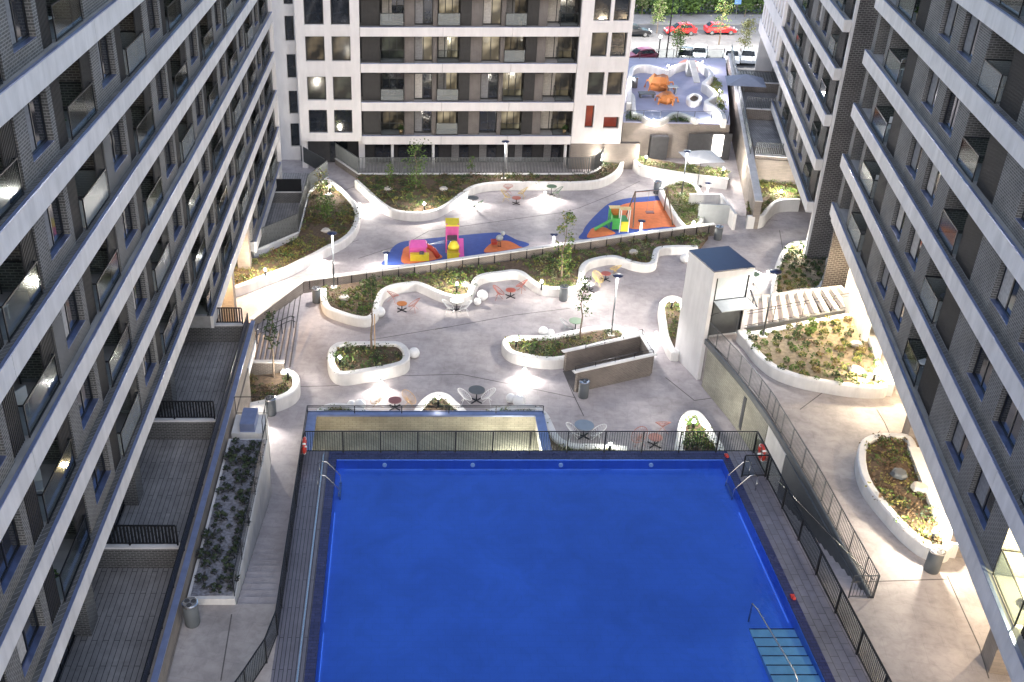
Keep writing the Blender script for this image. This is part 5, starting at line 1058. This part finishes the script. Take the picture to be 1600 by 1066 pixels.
# pale boulders in beds
for k, (px, z, lb) in enumerate([((513, 307), .5, 'pale stone near the top of the far left bed'), ((509, 362), .5, 'pale stone in the middle of the far left bed'), ((606, 297), .5, 'pale stone in the central bed, left'), ((693, 297), .5, 'pale stone in the central bed, right'), ((990, 396), .4, 'pale stone in the middle bed by the lift tower'), ((538, 468), .4, 'white stone in the left lobe'), ((1337, 580), Z3-.1, 'pale square stone in the lower part of the triangular planter'), ((1338, 540), Z3-.1, 'flat stone in the upper part of the triangular planter'), ((1405, 743), Z3-.1, 'dark stone in the oval planter'), ((1437, 765), Z3-.1, 'pale stone in the oval planter'), ((728, 447), .4, 'pale stone beside the bollard in the middle bed')]):
    p = at(*px, z); r = random.Random(k); mb = MB(); mb.lathe([(.34, 0), (.36, .12), (.26, .22), (.001, .24)], 0, 0, 7); mb.v = [(x*r.uniform(.8, 1.2), y*r.uniform(.8, 1.2), zz) for x, y, zz in mb.v]
    o = mb.build('boulder', 'stone_pale' if k != 8 else 'slate'); o.location = p; tag(o, lb, 'stone')

# ------------------------------------------------------------------ street
st = MB().box(5, 60, 112.01, 141, -.04, .004).build('street', 'asphalt'); tag(st, kind='structure')
o = MB().box(5, 60, 141, 147, -.04, .13).build('far_pavement', 'sidewalk'); tag(o, kind='structure')
o = MB().box(5, 60, 153, 200, -.04, .35).build('square', 'sandstone'); tag(o, kind='structure')
o = MB().box(5, 60, 112, 116.5, -.03, .12).build('near_pavement', 'sidewalk'); tag(o, kind='structure')
for k in range(10): 
    MB().box(22+k*3.2, 22.1+k*3.2, 117, 121.5, .005, .009).build('parking_line', 'pl_white', st)
for x_ in (24, 34, 44): lamp('SPOT', (x_, 127, 8.7), 3800, (1, .96, .88), .3, spot=R(165), name='street_fill')  # added spots without posts, to brighten the dark street
hb = at(990, 34, 0); hd = thing('hedge', 'long clipped dark green hedge behind the parked red cars', 'hedge', (38, 149.3, .1))
mb = MB(); r = random.Random(3)
for _ in range(9000):
    x = r.uniform(-14, 16); y = r.uniform(-1.3, 1.3); z = r.uniform(.1, 1.7)
    if abs(y) < .9 and z < 1.3: z = r.uniform(1.3, 1.8)
    leafburst(mb, (x, y, z-.2), .1, .2, 1, .38, r, r.randrange(3))
mb.build('foliage', ['leaf_dark', 'leaf_green', 'leaf_bright'], hd)
for px, lb, s in [((1040, 22), 'left rounded shrub standing behind the hedge', 1.9), ((1080, 17), 'right rounded shrub standing behind the hedge', 1.4)]:
    p = at(*px, .8); mb = MB(); r = random.Random(5)
    for _ in range(900): leafburst(mb, (r.gauss(0, s*.4), r.gauss(0, s*.4), s*.6+r.gauss(0, s*.3)), .1, .2, 1, .35, r, r.randrange(2))
    o = mb.build('round_shrub', ['leaf_bright', 'leaf_green']); o.location = p; tag(o, lb, 'shrub')
t = thing('park_bench', 'brown bench on the square behind the hedge', 'bench', at(1058, 8, .35)); MB().box(-1, 1, -.3, .3, .4, .48).build('seat', 'tb_brown', t); MB().box(-1, 1, .3, .36, .45, .9).build('backrest', 'tb_brown', t); [MB().box(x, x+.1, -.25, .25, 0, .4).build('leg', 'metal_dark', t) for x in (-.9, .8)]
t = thing('road_sign', 'blue and white road sign on a thin pole in front of the hedge', 'sign', at(1149, 29, .13)); MB().tube([(0, 0, 0), (0, 0, 2.6)], .04, 6).build('pole', 'steel', t); MB().box(-.45, .45, -.06, -.03, 1.9, 2.9).build('plate', 'sign_blue', t)
t = thing('street_lamp', 'tall thin dark street lamp behind the rooftop play area', 'street lamp', at(1040, 98, .12)); MB().tube([(0, 0, 0), (0, 0, 9)], .09, 8, r2=.05).build('pole', 'metal_dark', t); MB().bar((0, 0, 9), (0, -1, 9.1), .15, .08).build('lamp_head', 'metal_dark', t)
t = thing('street_lamp', 'short lit street lamp beside the wine red car', 'street lamp', at(1027, 100, .12)); MB().tube([(0, 0, 0), (0, 0, 3)], .07, 8).build('pole', 'metal_dark', t); MB().ball((0, 0, 3.1), .17, 10).build('lamp_head', 'lamp_soft', t, True)
def car(px, col, label, rz, L=4.0, W=1.72, H=1.48):
    p = at(*px, .01); t = thing('parked_car', label, 'car', p, rz, 'cars parked on the street')
    prof = [(-.5, .32), (-.49, .62), (-.40, .80), (-.22, .90), (-.08, 1.0*H/1.48+.36), (.08, H), (.30, H-.02), (.42, 1.05), (.49, .92), (.5, .34)]
    n = len(prof); vs = []
    for s in (-1, 1):
        for x, z in prof: k = .5 if z < 1.02 else .40; vs.append((x*L, s*W*k, z))
    fs = [tuple(range(n-1, -1, -1)), tuple(range(n, 2*n))]+[(i, (i+1) % n, n+(i+1) % n, n+i) for i in range(n)]
    mb = MB(); mb.add(vs, fs); mb.build('body', col, t, bevel=.06)
    for s in (-1, 1):
        g_ = MB(); g_.add([(x*L, s*(W*y+.012), z) for x, y, z in [(-.17, .47, 1.0), (-.075, .415, 1.33), (.28, .415, 1.36), (.37, .465, 1.02)]], [(0, 1, 2, 3)] if s > 0 else [(3, 2, 1, 0)])
        g_.v += [(x, y-s*.01, z) for x, y, z in g_.v[:4]]; g_.build('side_window', 'car_glass', t)
    MB().add([(-.215*L, -.44*W, .93), (-.215*L, .44*W, .93), (-.085*L, .37*W, 1.36), (-.085*L, -.37*W, 1.36)], [(0, 1, 2, 3), (3, 2, 1, 0)]).build('windscreen', 'car_glass', t).location = (-.03, 0, .03)
    MB().add([(.425*L, -.42*W, 1.06), (.425*L, .42*W, 1.06), (.32*L, .37*W, 1.40), (.32*L, -.37*W, 1.40)], [(0, 1, 2, 3), (3, 2, 1, 0)]).build('rear_window', 'car_glass', t).location = (.03, 0, .03)
    for x in (-.31, .31):
        for s in (-1, 1):
            w = MB(); w.tube([(x*L, s*(W/2-.2), .31), (x*L, s*(W/2+.01), .31)], .31, 16); wo = w.build('wheel', 'tyre', t); w2 = MB(); w2.tube([(x*L, s*(W/2+.011), .31), (x*L, s*(W/2+.025), .31)], .2, 12); w2.build('rim', 'steel', wo)
    for s in (-1, 1): MB().box(-.502*L, -.47*L, s*W*.33-.17, s*W*.33+.17, .6, .75).build('headlight', 'head', t); MB().box(.485*L, .504*L, s*W*.38-.12, s*W*.38+.12, .7, .98).build('tail_light', 'tail', t)
car((1062, 54), 'car_red', 'red hatchback parked alone at the middle of the kerb', 0, 3.95); car((1124, 53), 'car_red', 'red hatchback partly hidden by the street tree', math.pi, 3.95); car((990, 56), 'car_black', 'black car half hidden by the white block', math.pi, 4.2)
car((1092, 92), 'car_white', 'white car parked nose in beside the dark green tree', R(70), 4.1); car((1000, 95), 'car_wine', 'wine red car parked beyond the left of the rooftop play area', R(10), 3.9); car((1141, 97), 'car_white', 'white car parked nose in near the right block', R(78), 4.2); car((1166, 97), 'car_silver', 'silver car hidden behind the corner of the right block', R(78), 4.2); car((1070, 96), 'car_black', 'dark car between the green street tree and the white car', R(72), 4.0)

# ------------------------------------------------------------------ balcony belongings
def pot(parent_p, label, seed):
    t = thing('potted_plant', label, 'potted plant', parent_p); MB().lathe([(.13, 0), (.17, .3)], 0, 0, 10).build('pot', 'ch_tan', t, True); mb = MB(); leafburst(mb, (0, 0, .28), .25, .5, 60, .16, random.Random(seed)); mb.build('foliage', 'leaf_green', t)
for i, (x, z, lb) in enumerate([(-.3, 2.98, 'left balcony of the lowest floor of the central block'), (13.6, 2.98, 'corner balcony of the lowest floor of the central block'), (9.4, 12.0, 'upper right balcony of the central block')]): pot(Vector((x, YC+.75, z)), 'leafy potted plant on the '+lb, i)
def balchair(P, rz, lb, m='ch_grey'):
    t = thing('balcony_chair', lb, 'chair', P, rz); MB().box(-.25, .25, -.25, .25, .4, .45).build('seat', m, t); MB().box(-.25, .25, .21, .25, .46, .9).build('backrest', m, t)
    for sx in (-.22, .22):
        for sy in (-.22, .22): MB().box(sx-.015, sx+.015, sy-.015, sy+.015, 0, .4).build('leg', m, t)
ORD = ['first', 'second', 'third', 'fourth', 'fifth', 'sixth', 'seventh']
def baltable(P, rz, lb):
    t = thing('balcony_table', lb, 'table', P, rz); MB().lathe([(.32, .66), (.32, .69), (.001, .695)], 0, 0, 16).build('tabletop', 'slate', t); MB().lathe([(.2, 0), (.2, .02), (.03, .04), (.03, .66)], 0, 0, 10).build('stem', 'metal_dark', t)
def acunit(P, rz, lb):
    t = thing('air_conditioner', lb, 'air conditioner', P, rz); MB().box(-.42, .42, -.15, .15, .08, .68).build('casing', 'plaster_fascia', t, bevel=.015); MB().lathe([(.24, -.162), (.24, -.155), (.001, -.154)], 0, 0, 18).build('fan_grille', 'metal_dark', t).matrix_parent_inverse = Matrix.Translation((-.1, 0, .38)) @ Matrix.Rotation(R(-90), 4, 'X')
rb_ = random.Random(11)
for i in range(7):
    for k in range(6):
        y = 18+7.5*k; y = 15.75+7.5*k
        if rb_.random() < .45: continue
        wh = 'the %s balcony along the %s floor of the left block' % (ORD[k], ORD[i]); z = 7.94+3*i+.03; c = rb_.randrange(4)
        if c == 0: balchair((-11.0, y+1.2, z), rb_.uniform(0, 6), 'grey chair on '+wh)
        elif c == 1: pot(Vector((-10.9, y+.6, z)), 'leafy potted plant on '+wh, i*7+k)
        elif c == 2: baltable((-11.1, y+1.3, z), 0, 'round table on '+wh)
        else: acunit((-11.5, y+.4, z), math.pi/2, 'air conditioner on '+wh)
    for k in range(3):
        q = 26+14*k
        if rb_.random() < .25: continue
        wh = 'the %s balcony along the %s floor of the near right block' % (ORD[k], ORD[i]); z = 7.45+3*i+.03; c = rb_.randrange(4)
        if c == 0 or (k == 0 and i == 0): balchair(pq(13.9, q+1.5, z), rb_.uniform(0, 6), 'pale chair on '+wh, 'pl_white')
        elif c == 1: pot(pq(13.7, q+.6, z), 'leafy potted plant on '+wh, i*7+k)
        elif c == 2: baltable(pq(14.0, q+1.3, z), 0, 'round table on '+wh)
        else: acunit(pq(14.6, q+.4, z), R(258-90), 'air conditioner on '+wh)
# the one lit balcony room near the lower right corner
P = pq(14.0, 27.2, 7.5); t = thing('stool', 'round orange stool on the lit balcony at the lower right', 'stool', P); MB().lathe([(.12, 0), (.2, .42), (.24, .45), (.001, .46)], 0, 0, 14).build('body', 'ch_salmon', t, True)
t = thing('ceiling_light', 'warm lamp of the lit balcony at the lower right', 'ceiling light', pq(14.3, 27.4, 9.6)); MB().lathe([(.1, -.03), (.1, 0)], 0, 0, 12).build('diffuser', 'lamp_soft', t); lamp('POINT', (0, 0, -.15), 700, (1, .85, .45), .1, t)
t = thing('garden_hose', 'coiled hose lying on the nearest garden deck at the left', 'hose', (-10.7, 24.3, PODZ+.08)); MB().tube([((.45+.02*math.sin(a*2.7))*math.cos(a), (.4+.03*math.cos(a*1.7))*math.sin(a), .02+a*.004) for a in [i*.35 for i in range(60)]], .015, 5).build('coil', 'metal_dark', t)
